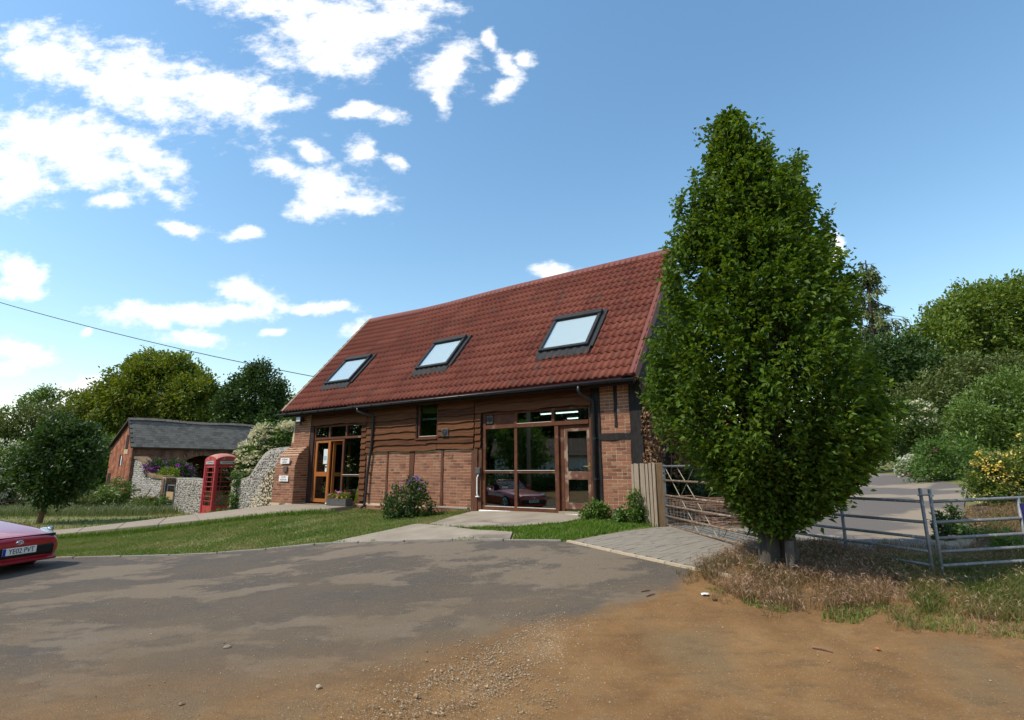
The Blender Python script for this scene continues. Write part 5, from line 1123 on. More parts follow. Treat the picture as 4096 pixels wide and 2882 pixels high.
for dx_, dy_, r in ((-.10, 0, .105), (.14, .06, .115)):
    q.tube([(dx_ * 1.25, dy_, -.12), (dx_, dy_, .10), (dx_ * .9, dy_, .5), (dx_ * .6, dy_, 1.2), (dx_ * .3, 0, 2.6), (dx_ * .5 - .1, 0, 4.2), (dx_ * .8 - .35, 0, zmax - hb[2] - .6)], [r * 1.75, r * 1.2, r, r * .85, r * .6, r * .38, r * .1], 12)
P_, D_ = [], []; nb = 2500; BR_ = MB()
def lump(a, z): return .5 * math.sin(3 * a + 2.1 * z) + .35 * math.sin(5 * a - 3.7 * z + 1) + .4 * math.sin(2 * a + 5.3 * z + 2)
i = 0
while i < nb:
    z = zmin + (zmax - zmin) * RNG.uniform(0, 1) ** 1.12; xl, xr = env(z); cx, rx = (xl + xr) / 2, (xr - xl) / 2 * .97; a = RNG.uniform(0, 2 * math.pi)
    rad = (.36 + .64 * RNG.uniform() ** .50); lp_ = lump(a, z)
    if rad > .72 and lp_ < -.5 and RNG.uniform() < .6: continue          # hollows between the sprays
    rad *= 1 + .07 * lp_
    e = np.array([cx + rx * rad * math.cos(a), HBY + rx * rad * .92 * math.sin(a), z]); i += 1
    out_ = norm(np.array([math.cos(a), math.sin(a), 0])); ax = norm(out_ * .75 + UPV * RNG.uniform(.35, 1.1) + RNG.normal(0, .15, 3)); ln = RNG.uniform(.30, .70) * (1.15 if z < 3 else 1.0)
    s0 = e - ax * ln * .8; m = int(RNG.uniform(30, 50)); tt = RNG.uniform(0, 1, m) ** .8; pts = s0 + ax * ln * tt[:, None] + RNG.normal(0, .05, (m, 3)) * (1.25 - .8 * tt[:, None])
    P_.append(pts); D_.append(norm(ax * .6 + out_ * .3 + RNG.normal(0, .45, (m, 3)) - UPV * .12))
    if i % 3 == 0: tr0 = np.array([hb[0], hb[1], max(hb[2] + 1.0, z - .6 - .5 * rx * rad)]); BR_.tube([Vector(tr0 - hb), Vector((tr0 * .45 + s0 * .55) - hb), Vector(s0 + ax * ln * .3 - hb)], [.020, .010, .003], 5, False)
for sx_, y0_, y1_, rr_, ns_ in ((1716, 306, 440, 26, 26), (1788, 338, 470, 30, 30), (1760, 360, 500, 30, 24), (1848, 470, 620, 22, 20), (1888, 580, 740, 24, 22), (1524, 436, 570, 24, 20), (1500, 542, 690, 24, 22), (1466, 735, 870, 24, 20), (1942, 770, 900, 26, 20), (1968, 880, 1000, 28, 22), (1640, 258, 340, 20, 18), (1596, 318, 430, 22, 18), (1675, 345, 470, 26, 18), (1558, 380, 500, 22, 16)):
    yo = RNG.uniform(-.5, .2)
    for _ in range(ns_):
        t_ = RNG.uniform() ** .8; p = at_y((sx_ + RNG.normal(0, .45) * rr_ * t_) * K, (y0_ + (y1_ - y0_) * t_) * K, HBY + yo + RNG.normal(0, .10)); m = 34; tt = RNG.uniform(0, 1, m); d0 = norm(np.array([(p[0] - hb[0]) * .16, yo * .3, 1.]) + RNG.normal(0, .15, 3))
        P_.append(p + d0 * (.05 - .38 * tt[:, None]) + RNG.normal(0, .045, (m, 3))); D_.append(norm(d0 * .55 + RNG.normal(0, .5, (m, 3)) - UPV * .1))
# leading shoots that break the outline
for xx_, yy_ in ((1636, 256), (1612, 290), (1715, 305), (1718, 322), (1722, 340), (1710, 345), (1788, 338), (1780, 352), (1770, 345), (1700, 330), (1795, 360), (1640, 275), (1628, 300), (1478, 700), (1868, 520), (1930, 660), (1965, 780), (1450, 850), (2000, 900), (1900, 1140), (1590, 1100), (1520, 440), (1505, 545), (1862, 470), (1905, 560), (1918, 590), (1492, 640), (1450, 800), (1555, 380), (1835, 420), (2004, 960), (1440, 880), (1600, 330)):
    p = at_y(xx_ * K, yy_ * K, HBY + RNG.uniform(-.3, .3)); m = 26; tt = RNG.uniform(0, 1, m); d0 = norm(np.array([(p[0] - hb[0]) * .25, 0, 1.]))
    P_.append(p - d0 * .42 * tt[:, None] + RNG.normal(0, .03, (m, 3))); D_.append(norm(d0 * .5 + RNG.normal(0, .6, (m, 3))))
P_ = np.concatenate(P_); D_ = np.concatenate(D_)
skirt = np.array([at_y(x_ * K, y_ * K, HBY)[[0, 2]] for x_, y_ in ((1440, 950), (1520, 1030), (1590, 1100), (1655, 1185), (1700, 1205), (1750, 1195), (1800, 1170), (1860, 1150), (1930, 1120), (1985, 1040), (2020, 970))])
kp_ = P_[:, 2] > np.interp(P_[:, 0], skirt[:, 0], skirt[:, 1]) + RNG.normal(0, .05, len(P_)); P_, D_ = P_[kp_], D_[kp_]; s = RNG.uniform(.75, 1.3, len(P_))
q.build('trunk', M_BARK, root, True); BR_.build('branches', M_BARK, root); o = ob('crown', leaf_mesh('crown', P_ - hb, D_, .074 * s, .040 * s, LF_HORN, fold=.25, droop=.25), root); o['kind'] = 'stuff'
tag(MB().tube([(3.17, 6.36, h(3.17, 6.36) - .1), (3.18, 6.36, h(3.17, 6.36) + .40)], .048, 12).build('tree_stake', pmat('stake_wood', [(.075,.060,.045),(.13,.105,.08)], rough=.9, scale=9), None, True), 'short sawn round stake against the trunk of the tall tree', 'stake')

# ------------------------------------------------------------------ trees on the left
tree('round_tree', 'small dark round-headed tree on a slim trunk behind the red car', lobes_px([(233, 1798, 101), (163, 1838, 78), (308, 1838, 78), (256, 1728, 55), (331, 1748, 53), (126, 1888, 60), (205, 1908, 87), (294, 1908, 69), (196, 1963, 50), (354, 1808, 44), (84, 1898, 29), (238, 1688, 27), (247, 1983, 36)], 20.6, .6), (-18.0, 20.8, h(-18.0, 20.8)), LF_DARK, 7, 46, .16, .16, .085, .10, None, shell=.5, top=(-17.5, 20.7, 1.5), bark=M_TWIG)
tree('chestnut_tree', 'broad yellow-green chestnut tree behind the old shed', lobes_px([(640, 1560, 130), (520, 1600, 110), (760, 1600, 110), (420, 1660, 95), (840, 1640, 75), (600, 1500, 85), (700, 1500, 80), (330, 1640, 70), (300, 1720, 90), (560, 1700, 120), (700, 1680, 100), (430, 1760, 90), (800, 1700, 80), (640, 1460, 35), (350, 1840, 70)], 50, .7), (-34, 52, -.5), LF_CHEST, 1.5, 64, .34, .34, .18, .5, shell=.55)
tree('dark_tree', 'dense dark green tree between the chestnut and the barn roof', lobes_px([(1010, 1600, 105), (940, 1660, 80), (1080, 1640, 70), (1030, 1520, 60), (1040, 1480, 30), (960, 1580, 55), (1000, 1710, 100), (1110, 1560, 30), (900, 1600, 30), (1085, 1720, 70)], 46, .6), (-23.5, 48, 0), LF_DARK, 2.0, 58, .30, .28, .15, .45, shell=.5)
tree('scrubby_tree', 'thin windswept tree standing above the far left hedge', lobes_px([(140, 1600, 28), (190, 1590, 34), (225, 1580, 22), (110, 1615, 20), (165, 1575, 24), (95, 1625, 14)], 62, .5), (-52, 63, 0), LF_GREY, 1.6, 30, .35, .34, .17, .3, shell=.4, top=at_y(200, 1600, 62))
tree('hedgerow_tree', 'olive green thicket tree at the far left behind the round tree', lobes_px([(60, 1720, 90), (160, 1700, 80), (250, 1690, 60), (20, 1800, 90), (110, 1790, 90), (200, 1760, 80), (-60, 1740, 90)], 48, .6), (-40, 49, -.5), LF_OLIVE, 1.7, 52, .30, .26, .14, .3, shell=.5)
tree('hedgerow_tree', 'lighter green tree directly left of the old shed gable', lobes_px([(400, 1830, 75), (300, 1800, 70), (430, 1900, 50), (240, 1850, 60), (350, 1900, 60)], 44, .6), (-32, 45, -.5), LF_MID, 1.5, 40, .4, .34, .17, .25, shell=.5)
shrub('hawthorn_bush', 'pale flowering hawthorn bush at the left edge beyond the field', lobes_px([(10, 1830, 60), (70, 1850, 50), (40, 1930, 60), (-50, 1880, 70), (0, 2000, 50), (110, 1900, 40)], 30, .6), LF_GREY, 3, 40, .25, .22, .11, 'hedge bushes', flowers=(FL_WHITE, 260, .12, .09, (7, .16, .2, 1), None))
for k, (px_, py_, r_) in enumerate(((1180, 1640, 45), (1160, 1690, 60))):
    tree('far_tree', ('small sunlit tree seen past the barn eave', 'grey-green far tree just under the barn eave')[k], lobes_px([(px_, py_, r_), (px_ - 30, py_ + 30, r_ * .7), (px_ + 30, py_ + 20, r_ * .8)], 70 - 14 * k, .5), (*at_y(px_, py_, 71 - 14 * k)[:2], .3), (LF_OAK, LF_GREY)[k], 1.3, 40, .5, .42, .2, .3)
# low hedge line closing the field on the far side
hl_ = []
for i in range(34):
    x = -75 + i * 4.4; yy = 68 + 8 * math.sin(i * 1.7); hl_.append((np.array([x, yy, h(x, yy) + 1.6]), np.array([3.4, 2.6, 2.4 + .8 * math.sin(i * 2.3)])))
for nm, lst, mt, lab in (('far_hedge', hl_, LF_MID, 'continuous hedge closing the far side of the fields'),):
    P, D = crown_points(lst, .9, 30, .55, .4); o = ob(nm, leaf_mesh(nm, P, D, .5 * RNG.uniform(.7, 1.3, len(P)), .24, mt)); tag(o, lab, 'hedge', kind='stuff')

hb2 = []
for i in range(30): y = -62 + i * 4.4; x = -66 + 5 * math.sin(i * 1.3); hb2.append((np.array([x, y, h(x, y) + 2.2]), np.array([3.0, 3.4, 3.0 + 1.2 * math.sin(i * 2.1)])))
P, D = crown_points(hb2, .8, 30, .6, .4); tag(ob('field_hedge', leaf_mesh('field_hedge', P, D, .55 * RNG.uniform(.7, 1.3, len(P)), .26, LF_DARK)), 'tall dark hedge along the left side of the fields', 'hedge', kind='stuff')
# elder, rhododendron and bushes by the flint walls
shrub('elder_bush', 'elder bush covered in cream flower heads above the curved flint wall', lobes_px([(1090, 1786, 58), (1010, 1826, 54), (1140, 1746, 49), (988, 1876, 41), (1050, 1866, 63), (1000, 1926, 49), (1060, 1746, 40), (948, 1906, 30), (1130, 1816, 45), (978, 1956, 30)], 23.6, .35), LF_MID, 6, 40, .16, .17, .085, flowers=(FL_CREAM, 240, .12, .10, (14, .16, .3, .25), lambda p: p[:, 2] > 1.6 + RNG.normal(0, .5, len(p))), base=(*at_y(1020, 2000, 24.6)[:2], 0), up=.8)
shrub('ivy_clump', 'ivy climbing beside the right side of the telephone box', lobes_px([(944, 1975, 17), (948, 1935, 15), (948, 2010, 20), (925, 2044, 15), (872, 2056, 12), (956, 2040, 18), (948, 1900, 12), (838, 2060, 9)], 21.1, .2), LF_MID, 26, 24, .06, .085, .06, shell=.2)
shrub('rhododendron_bush', 'purple flowering rhododendron in front of the shed wall', lobes_px([(640, 1885, 32), (700, 1888, 34), (745, 1893, 30), (610, 1875, 24), (680, 1868, 20), (660, 1915, 34)], 31, .4), LF_DARK, 12, 34, .14, .17, .06, flowers=(FL_PURP, 62, .12, .09, (16, .10, .5, .9), None))
shrub('golden_bush', 'rounded yellow-green bush behind the small steel gate', lobes_px([(675, 1910, 30), (660, 1900, 22), (700, 1915, 20), (690, 1935, 24)], 29.6, .3), LF_BRIGHT, 14, 28, .1, .11, .06)
for k, (px_, py_, r_, Y_, lab, mt) in enumerate(((470, 1965, 46, 29.5, 'leafy cow parsley clump at the foot of the shed gable', LF_MID), (420, 1985, 34, 28, 'tall grassy weeds left of the cow parsley clump', LF_GREY), (560, 2020, 30, 27.6, 'low nettles round the rusty wheelbarrow', LF_MID), (640, 2020, 26, 27, 'green weeds at the foot of the brick gate pier', LF_MID), (350, 2010, 30, 28, 'low weeds in the long grass beyond the round tree', LF_OLIVE))):
    shrub('weed_clump', lab, lobes_px([(px_, py_, r_), (px_ - r_ * .8, py_ + r_ * .4, r_ * .7), (px_ + r_ * .8, py_ + r_ * .4, r_ * .7)], Y_, .3), mt, 12, 26, .12, .14, .05, 'weeds by the shed', cat='weeds', flowers=(FL_CREAM, 26, .07, .06, (6, .06, .3, .3), None) if k in (0, 1) else None, stems=False)
# field fence at the far left
ff_ = empty('field_fence', (-29.5, 29.5, -.45), R(14), 'dark post and rail fence across the field behind the round tree', 'fence')
for i in range(9): box('fence_post', M_BOARD_BACK, ff_, -.06 + i * 1.7 - 5, .06 + i * 1.7 - 5, -.06, .06, -.4, 1.15)
for z in (.45, .95):
    for i in range(8): box('fence_rail', M_TWIG, ff_, i * 1.7 - 5, i * 1.7 - 3.3, -.10, -.062, z, z + .11)

# ------------------------------------------------------------------ plants along the barn
shrub('mallow_shrub', 'dark green shrub with mauve flowers against the low brick wall', lobes_px([(1620, 2000, 62), (1570, 2030, 45), (1680, 2020, 50), (1660, 1960, 42), (1610, 2050, 50), (1680, 2060, 42), (1590, 1985, 34), (1655, 1925, 20), (1560, 2065, 24)], 13.7, .5), LF_DARK, 30, 26, .06, .062, .042, flowers=(FL_MAUVE, 26, .040, .040, (5, .02, .6, 1), lambda p: p[:, 2] > 1.0), base=(*at_y(1630, 2070, 13.75)[:2], h(*at_y(1630, 2070, 13.75)[:2])))
shrub('ground_ivy', 'glossy green climber sprawling at the foot of the right brick panel', lobes_px([(2390, 2050, 34), (2350, 2065, 28), (2430, 2070, 30), (2370, 2035, 22), (2410, 2030, 22)], 11.3, .4), LF_MID, 60, 22, .045, .066, .042, shell=.3, stems=False)
shrub('ground_ivy', 'leafy green weeds growing up the board panel by the gate', lobes_px([(2500, 2060, 36), (2545, 2070, 32), (2590, 2080, 30), (2470, 2075, 24), (2530, 2010, 20), (2540, 1980, 14), (2610, 2095, 20), (2560, 2040, 22)], 10.6, .3), LF_MID, 60, 22, .045, .062, .036, shell=.3, stems=False)
shrub('gable_undergrowth', 'dark undergrowth below the barn gable behind the steel gate', lobes_px([(2690, 1950, 50), (2740, 1990, 50), (2800, 1960, 55), (2720, 1910, 40), (2860, 2000, 50), (2780, 1900, 40)], 12.6, .4), LF_DARK, 16, 28, .09, .10, .05)
# withered creeper on the gable
cr_ = empty('withered_creeper', (*bw(-.10, .05), .5), barn.rotation_euler.z, 'withered brown creeper hanging on the barn corner and gable', 'creeper'); q = MB()
P, D = [], []
for k in range(16):
    x0, y0 = random.uniform(-.12, .03), random.uniform(-.03, 3.2); z = random.uniform(.3, .9); pts = []
    for i in range(7): pts.append((.02 + random.uniform(0, .05), y0 + random.uniform(-.12, .12) + (i - 3) * .03, z + i * random.uniform(.30, .42)))
    q.tube(pts, [.014 - .0015 * i for i in range(7)], 5)
    for p in pts[2:]: m = 55; P.append(np.array(p) + RNG.normal(0, 1, (m, 3)) * (.05, .16, .16) + (.05, 0, 0)); D.append(norm(RNG.normal(0, .5, (m, 3)) + (.3, 0, -.8)))
for zz in np.linspace(.7, 2.9, 26): m = 26; P.append(np.array((-.02, -.06, zz)) + RNG.normal(0, 1, (m, 3)) * (.05, .03, .07)); D.append(norm(RNG.normal(0, .5, (m, 3)) + (0, -.3, -.8)))
q.build('stems', M_TWIG, cr_); P = np.concatenate(P); D = np.concatenate(D); o = ob('dead_leaves', leaf_mesh('dead_leaves', P, D, .075 * RNG.uniform(.6, 1.2, len(P)), .05, LF_DEAD), cr_); o['kind'] = 'stuff'
# planter with pansies
pt = empty('flower_trough', (*bw(-9.55, -.30), .605), barn.rotation_euler.z, 'black trough of yellow, red and purple pansies by the entrance', 'planter')
for a in ((-.44, .44, -.13, -.11, 0, .20), (-.44, .44, .11, .13, 0, .20), (-.44, -.42, -.109, .109, 0, .20), (.42, .44, -.109, .109, 0, .20), (-.42, .42, -.109, .109, .0, .15)): box('trough_side', M_GREYP, pt, *a)
for mt, n, col in ((LF_BRIGHT, 420, 'leaves'), (FL_YEL, 60, 'pansy_yellow'), (FL_RED, 60, 'pansy_red'), (FL_PINK, 60, 'pansy_magenta'), (FL_MAUVE, 70, 'pansy_mauve')):
    if col == 'leaves': P = RNG.uniform((-.42, -.12, .14), (.42, .12, .36), (n, 3)); D = norm(RNG.normal(0, 1, (n, 3)) + (0, -.2, .5)); o = ob('foliage', leaf_mesh('foliage', P, D, .07, .04, mt), pt)
    else:
        c = RNG.uniform((-.42, -.16, .22), (.42, .08, .42), (n // 8, 3)); P = np.repeat(c, 8, 0); D = norm(RNG.normal(0, 1, (len(P), 3)) * (1, .5, 1)); o = ob('flowers', leaf_mesh('flowers', P, D, .045, .04, mt), pt)
    o['kind'] = 'stuff'

# ------------------------------------------------------------------ right-hand bank
tree('oak_tree', 'large spreading oak on the right-hand bank', lobes_px([(3900, 1292, 142), (3750, 1392, 114), (4050, 1262, 142), (4200, 1312, 161), (3700, 1482, 85), (3850, 1492, 123), (4020, 1462, 133), (3960, 1212, 57), (4100, 1182, 57), (3820, 1262, 66), (4150, 1482, 123), (3650, 1412, 38), (4300, 1212, 114)], 44, .7), (44, 47, 5), LF_OAK, 1.3, 62, .36, .32, .18, .7, shell=.6)
con_b = at_y(3490, 1500, 38); con = empty('conifer_tree', (con_b[0], con_b[1], 4.0), 0, 'ragged conifer with drooping boughs behind the tall tree', 'tree', 'background trees'); q = MB(); P, D = [], []
ct = at_y(3462, 1042, 38); q.tube([Vector((0, 0, 0)), Vector((ct[0] - con_b[0], 0, ct[2] - 4.0))], [.35, .04], 8); hh_ = ct[2] - 4.0
for k in range(170):
    t = RNG.uniform(0.0, 1) ** .9; z = hh_ * (1 - t * .85); a = RNG.uniform(0, 6.28); ln = .35 + 4.3 * t * RNG.uniform(.45, 1.05); x0 = (ct[0] - con_b[0]) * z / hh_; tip = np.array([x0 + ln * math.cos(a), ln * math.sin(a), z - .12 * ln + .05]); md = np.array([x0 + ln * .5 * math.cos(a), ln * .5 * math.sin(a), z + .06 * ln])
    q.tube([Vector((x0, 0, z)), Vector(md), Vector(tip)], [.04, .025, .01], 4, False); m = int(30 + 70 * t); u = RNG.uniform(.2, 1, (m, 1)); P.append(np.array([x0, 0, z]) * (1 - u) + tip * u + RNG.normal(0, .09, (m, 3)) - UPV * RNG.uniform(0, .42, (m, 1))); D.append(norm(RNG.normal(0, .4, (m, 3)) + np.array([math.cos(a) * .5, math.sin(a) * .5, -.8])))
q.build('trunk', M_BARK, con); P = np.concatenate(P); D = np.concatenate(D); o = ob('crown', leaf_mesh('crown', P, D, .34, .12, LF_FIR), con); o['kind'] = 'stuff'
G = 'shrubs on the right-hand bank'
tree('dark_thicket_tree', 'dark holly-like tree mass below the conifer', lobes_px([(3520, 1440, 80), (3600, 1470, 80), (3680, 1520, 80), (3560, 1560, 80), (3460, 1480, 60), (3720, 1450, 60), (3640, 1400, 45)], 34, .5), (25.5, 35, 2.8), LF_DARK, 1.9, 42, .33, .30, .15, .3, shell=.4)
shrub('bank_bush', 'olive brown thicket below the oak', lobes_px([(3850, 1500, 75), (3930, 1530, 60), (3780, 1540, 55), (4000, 1490, 60), (4080, 1500, 70), (3700, 1590, 70), (3790, 1610, 70), (3620, 1620, 60)], 32, .5), LF_OLIVE, 3, 38, .28, .24, .10, G)
shrub('bank_bush', 'pale feathery green bush at the right edge of the bank', lobes_px([(3950, 1640, 90), (4050, 1600, 100), (3870, 1680, 70), (4000, 1720, 90), (4130, 1680, 110), (3900, 1760, 70), (4080, 1780, 80), (4180, 1560, 90), (3980, 1570, 50)], 24, .5), LF_GREY, 5, 42, .2, .17, .075, G)
shrub('bank_bush', 'grey-green bush beyond the far end of the drive', lobes_px([(3620, 1690, 80), (3540, 1740, 70), (3700, 1720, 70), (3480, 1800, 60), (3600, 1790, 70), (3680, 1660, 50), (3740, 1800, 60)], 30, .5), leafmat('sage_leaf', [(.048,.085,.018),(.082,.132,.028),(.120,.172,.045)]), 3.6, 40, .24, .2, .09, G, flowers=(FL_CREAM, 45, .14, .11, (8, .14, .3, .6), lambda p: (p[:, 2] > 4.0) & (p[:, 0] > 21.5)))
shrub('bank_bush', 'mid green rounded shrub with a few pink flowers beside the drive', lobes_px([(3750, 1850, 70), (3820, 1830, 70), (3680, 1880, 50), (3880, 1870, 60), (3790, 1890, 50), (3720, 1800, 40), (3950, 1850, 50)], 19.5, .4), LF_MID, 8, 40, .15, .12, .055, G, flowers=(FL_PINK, 10, .08, .07, (4, .05, .4, 1), None))
shrub('white_flowered_bush', 'low bush covered in white flowers at the corner of the drive', lobes_px([(3625, 1865, 28), (3650, 1850, 24), (3610, 1885, 22), (3660, 1880, 22)], 22.5, .4), LF_MID, 16, 26, .1, .11, .05, flowers=(FL_WHITE, 130, .10, .09, (7, .07, .4, 1), None))
shrub('azalea_bush', 'sprawling yellow-flowered bush at the right edge behind the hurdle', lobes_px([(3950, 1900, 55), (4020, 1880, 65), (3910, 1965, 40), (3980, 1980, 50), (4060, 1960, 75), (4100, 1870, 70), (4030, 2050, 45), (4090, 2060, 55), (3890, 1925, 32), (4130, 1790, 60), (4180, 1940, 70), (3960, 1840, 40)], 11.6, .5), LF_BUSH, 20, 34, .085, .085, .042, flowers=(FL_YEL, 210, .048, .042, (7, .05, .6, 1), lambda p: np.sin(p[:, 0] * 6.1 + p[:, 2] * 5.3) + np.sin(p[:, 1] * 7 - p[:, 2] * 6.) + RNG.normal(0, .6, len(p)) > .35))
for k, (px_, py_, hh2) in enumerate(((3765, 2120, 88), (3825, 2100, 100))):
    lst = [(px_ + RNG.uniform(-7, 7), py_ - hh2 * .5 + i * hh2 * .28, 17 + 5 * i * .4) for i in range(6)]; shrub('spurge_plant', ('bushy dark upright plant close behind the hurdle posts', 'taller thin dark upright plant behind the front hurdle')[k], lobes_px(lst, 8.6 + .3 * k, .2), LF_DARK, 90, 18, .035, .085, .03, 'upright plants behind the hurdle', cat='plant', shell=.2)
for k, (x, y, r_) in enumerate(((6.6, 7.4, .18), (7.6, 7.6, .22), (7.2, 8.6, .16), (8.6, 8.6, .24), (9.4, 9.6, .26))):
    z = h(x, y); shrub('weed_clump', ('small weeds on bare soil just behind the front hurdle', 'leafy weeds at the right behind the front hurdle', 'weeds beside the drive edge behind the hurdle', 'weeds at the foot of the yellow-flowered bush', 'taller weeds under the yellow-flowered bush')[k], [(np.array([x, y, z + r_ * .6]), np.ones(3) * r_), (np.array([x + r_, y + .1, z + r_ * .4]), np.ones(3) * r_ * .7)], (LF_MID, LF_OLIVE)[k % 2], 30, 20, .06, .08, .035, 'weeds on the bare soil', cat='weeds', stems=False)
bf = empty('rail_fence', (*at_y(3990, 1815, 15.5)[:2], 1.25), R(-10), 'grey weathered post and rail fence among the bushes on the right', 'fence')
for x in (0, .55, 1.1): box('fence_post', M_WOODGREY, bf, x - .05, x + .05, -.05, .05, -.6, .86)
for z in (.35, .70): box('fence_rail', M_WOODGREY, bf, -.3, 1.5, -.10, -.055, z, z + .12)

# ------------------------------------------------------------------ grass
def blades(name, XY, hgt, wid, mat, lean=.5, parent=None, label=None, dz=0., heads=None):
    n = len(XY); z = H(XY[:, 0], XY[:, 1]) + dz; B = np.concatenate([XY, z[:, None]], 1); a = RNG.uniform(0, 2 * math.pi, n); s_ = np.stack([np.cos(a), np.sin(a), 0 * a], 1); a2 = RNG.uniform(0, 2 * math.pi, n)
    ld = np.stack([np.cos(a2), np.sin(a2), 0 * a2], 1) * (RNG.uniform(.1, 1, n) * lean)[:, None]; hg = hgt * RNG.uniform(.55, 1.25, n); hg_ = hg[:, None]; w_ = (wid * RNG.uniform(.7, 1.3, n))[:, None]
    m = B + UPV * hg_ * .6 + ld * hg_ * .3; t = B + UPV * hg_ * .92 + ld * hg_
    V = np.stack([B - s_ * w_ / 2, B + s_ * w_ / 2, m + s_ * w_ * .38, m - s_ * w_ * .38, t], 1).reshape(-1, 3); b = np.arange(n)[:, None] * 5
    F = np.concatenate([b + [0, 1, 2], b + [0, 2, 3], b + [3, 2, 4]], 0); o = ob(name, fast_mesh(name, V, F, mat), parent); o['kind'] = 'stuff'
    if label: o['label'] = label; o['category'] = 'grass'
    if heads:
        k = RNG.uniform(0, 1, n) < heads[1]; P = np.repeat(t[k], heads[2], 0); D = norm(np.repeat(ld[k] * 1.2, heads[2], 0) + RNG.normal(0, .32, (len(P), 3)) - UPV * .55)
        ho = ob('seed_heads', leaf_mesh('seed_heads', P - 0, D, heads[3] * RNG.uniform(.6, 1.2, len(P)), heads[3] * .13, heads[0]), o); ho['kind'] = 'stuff'
    return o
def in_poly(P, poly):
    c = np.zeros(len(P), bool); n = len(poly)
    for i in range(n):
        (x1, y1), (x2, y2) = poly[i], poly[(i + 1) % n]; k = ((y1 > P[:, 1]) != (y2 > P[:, 1])) & (P[:, 0] < (x2 - x1) * (P[:, 1] - y1) / (y2 - y1 + 1e-12) + x1); c ^= k
    return c
def scatter(poly, n, wfun=None):
    p = np.array(poly); P = RNG.uniform(p.min(0), p.max(0), (int(n * 2.2), 2)); P = P[in_poly(P, poly)]
    if wfun is not None: P = P[RNG.uniform(0, 1, len(P)) < wfun(P)]
    return P[:n]
def vnoise(P, s, seed=0): return .5 + .25 * (np.sin(P[:, 0] * s + seed) + np.sin(P[:, 1] * s * 1.3 + seed * 2.1)) * np.sin((P[:, 0] + P[:, 1]) * s * .6 + seed) + .25 * np.sin(P[:, 0] * s * 2.3 - P[:, 1] * s * 1.9 + seed * 3)
LF_LAWN = leafmat('lawn_blade', [(.075,.135,.020),(.12,.18,.034),(.185,.205,.058),(.34,.27,.13)], trans=.25, rough=.6, spec=.2, patch=(.8, .6))
LF_FRESH = leafmat('fresh_blade', [(.055,.12,.012),(.095,.18,.02),(.15,.23,.035)], trans=.3, rough=.55, spec=.2)
LAWN = [(-15.2, 16.6), (-13.2, 16.3), (-9.05, 15.7), (-5.05, 15.1), tuple(bw(-9.0, -.06)), tuple(bw(-4.8, -.14)), (-1.3, 13.9), (-1.75, 11.6), (-2.2, 11.9), (-2.6, 11.05), (-3.55, 10.1), (-4.8, 10.2), (-8.48, 10.4), (-20, 11.1)]
blades('lawn_grass', scatter(LAWN, 120000, lambda P: .45 + .55 * (vnoise(P, 1.7) > .28)), .048, .010, LF_LAWN, .8, None, 'short mown lawn grass between the road and the ramp')
edge_pts = resample(np.array([(-15, 16.55), (-13.2, 16.3), (-9.05, 15.65), (-5.05, 15.0)]), 5200) + RNG.normal(0, .11, (5200, 2)) - (0, .07)
blades('tall_grass', edge_pts, .16, .012, LF_FRESH, .7, None, 'longer grass growing along the edge of the ramp')
w_pts = resample(np.array([tuple(bw(-9.2, -.18)), tuple(bw(-4.9, -.25))]), 5200) + RNG.normal(0, .14, (5200, 2))
blades('tall_grass', w_pts, .10, .010, LF_LAWN, .8, None, 'ragged grass along the foot of the brick wall')
kp = resample(np.array(KERB[1:7]), 5200) + RNG.normal(0, .05, (5200, 2)) + (0, .10); kp = kp[vnoise(kp, 2.4, 3) > .50]
blades('tall_grass', kp, .07, .010, LF_FRESH, .8, None, 'tufts of grass along the concrete edging')
STRIP = [(-2.05, 11.75), (-1.3, 10.85), (-.65, 10.05), (.05, 9.5), (.0, 8.85), (.80, 8.70), (2.85, 10.4), (2.9, 11.05), tuple(bw(-1.3, -.03)), (1.5, 11.3), (.95, 10.6), (.1, 10.2), (-.9, 10.5), (-1.35, 10.95)]
blades('verge_grass', scatter(STRIP, 15000, lambda P: .35 + .65 * (vnoise(P, 3.1, 1) > .35)), .075, .011, LF_FRESH, .8, None, 'green grass verge between the concrete slabs and the paving')
FIELD = [(-60, 12.5), (-20, 11.2), (-15.6, 17.0), (-16.8, 18.7), (-14.2, 18.5), (-13.6, 23.5), (-22, 32), (-30, 45), (-70, 50)]
def ffun(P): d = np.hypot(P[:, 0] + 17, P[:, 1] - 20); return np.clip(1.5 - np.hypot(P[:, 0], P[:, 1]) / 55, .08, 1) * (1 - .85 * np.exp(-((P[:, 1] - 22.8 - .05 * (P[:, 0] + 20)) / .9) ** 2) * (P[:, 0] < -15.5))
blades('meadow_grass', scatter(FIELD, 70000, ffun), .11, .020, LF_LAWN, .8, None, 'rough meadow grass around the round tree')
FIELD2 = [(-17, 24), (-28, 26), (-40, 38), (-26, 36), (-23.3, 32), (-15, 25)]
blades('meadow_grass', scatter(FIELD2, 26000), .38, .022, leafmat('long_meadow_blade', [(.07,.11,.025),(.12,.16,.05),(.20,.20,.10)], trans=.3), .6, None, 'long seeding grass in front of the old shed', heads=(FL_CREAM, .06, 3, .05))
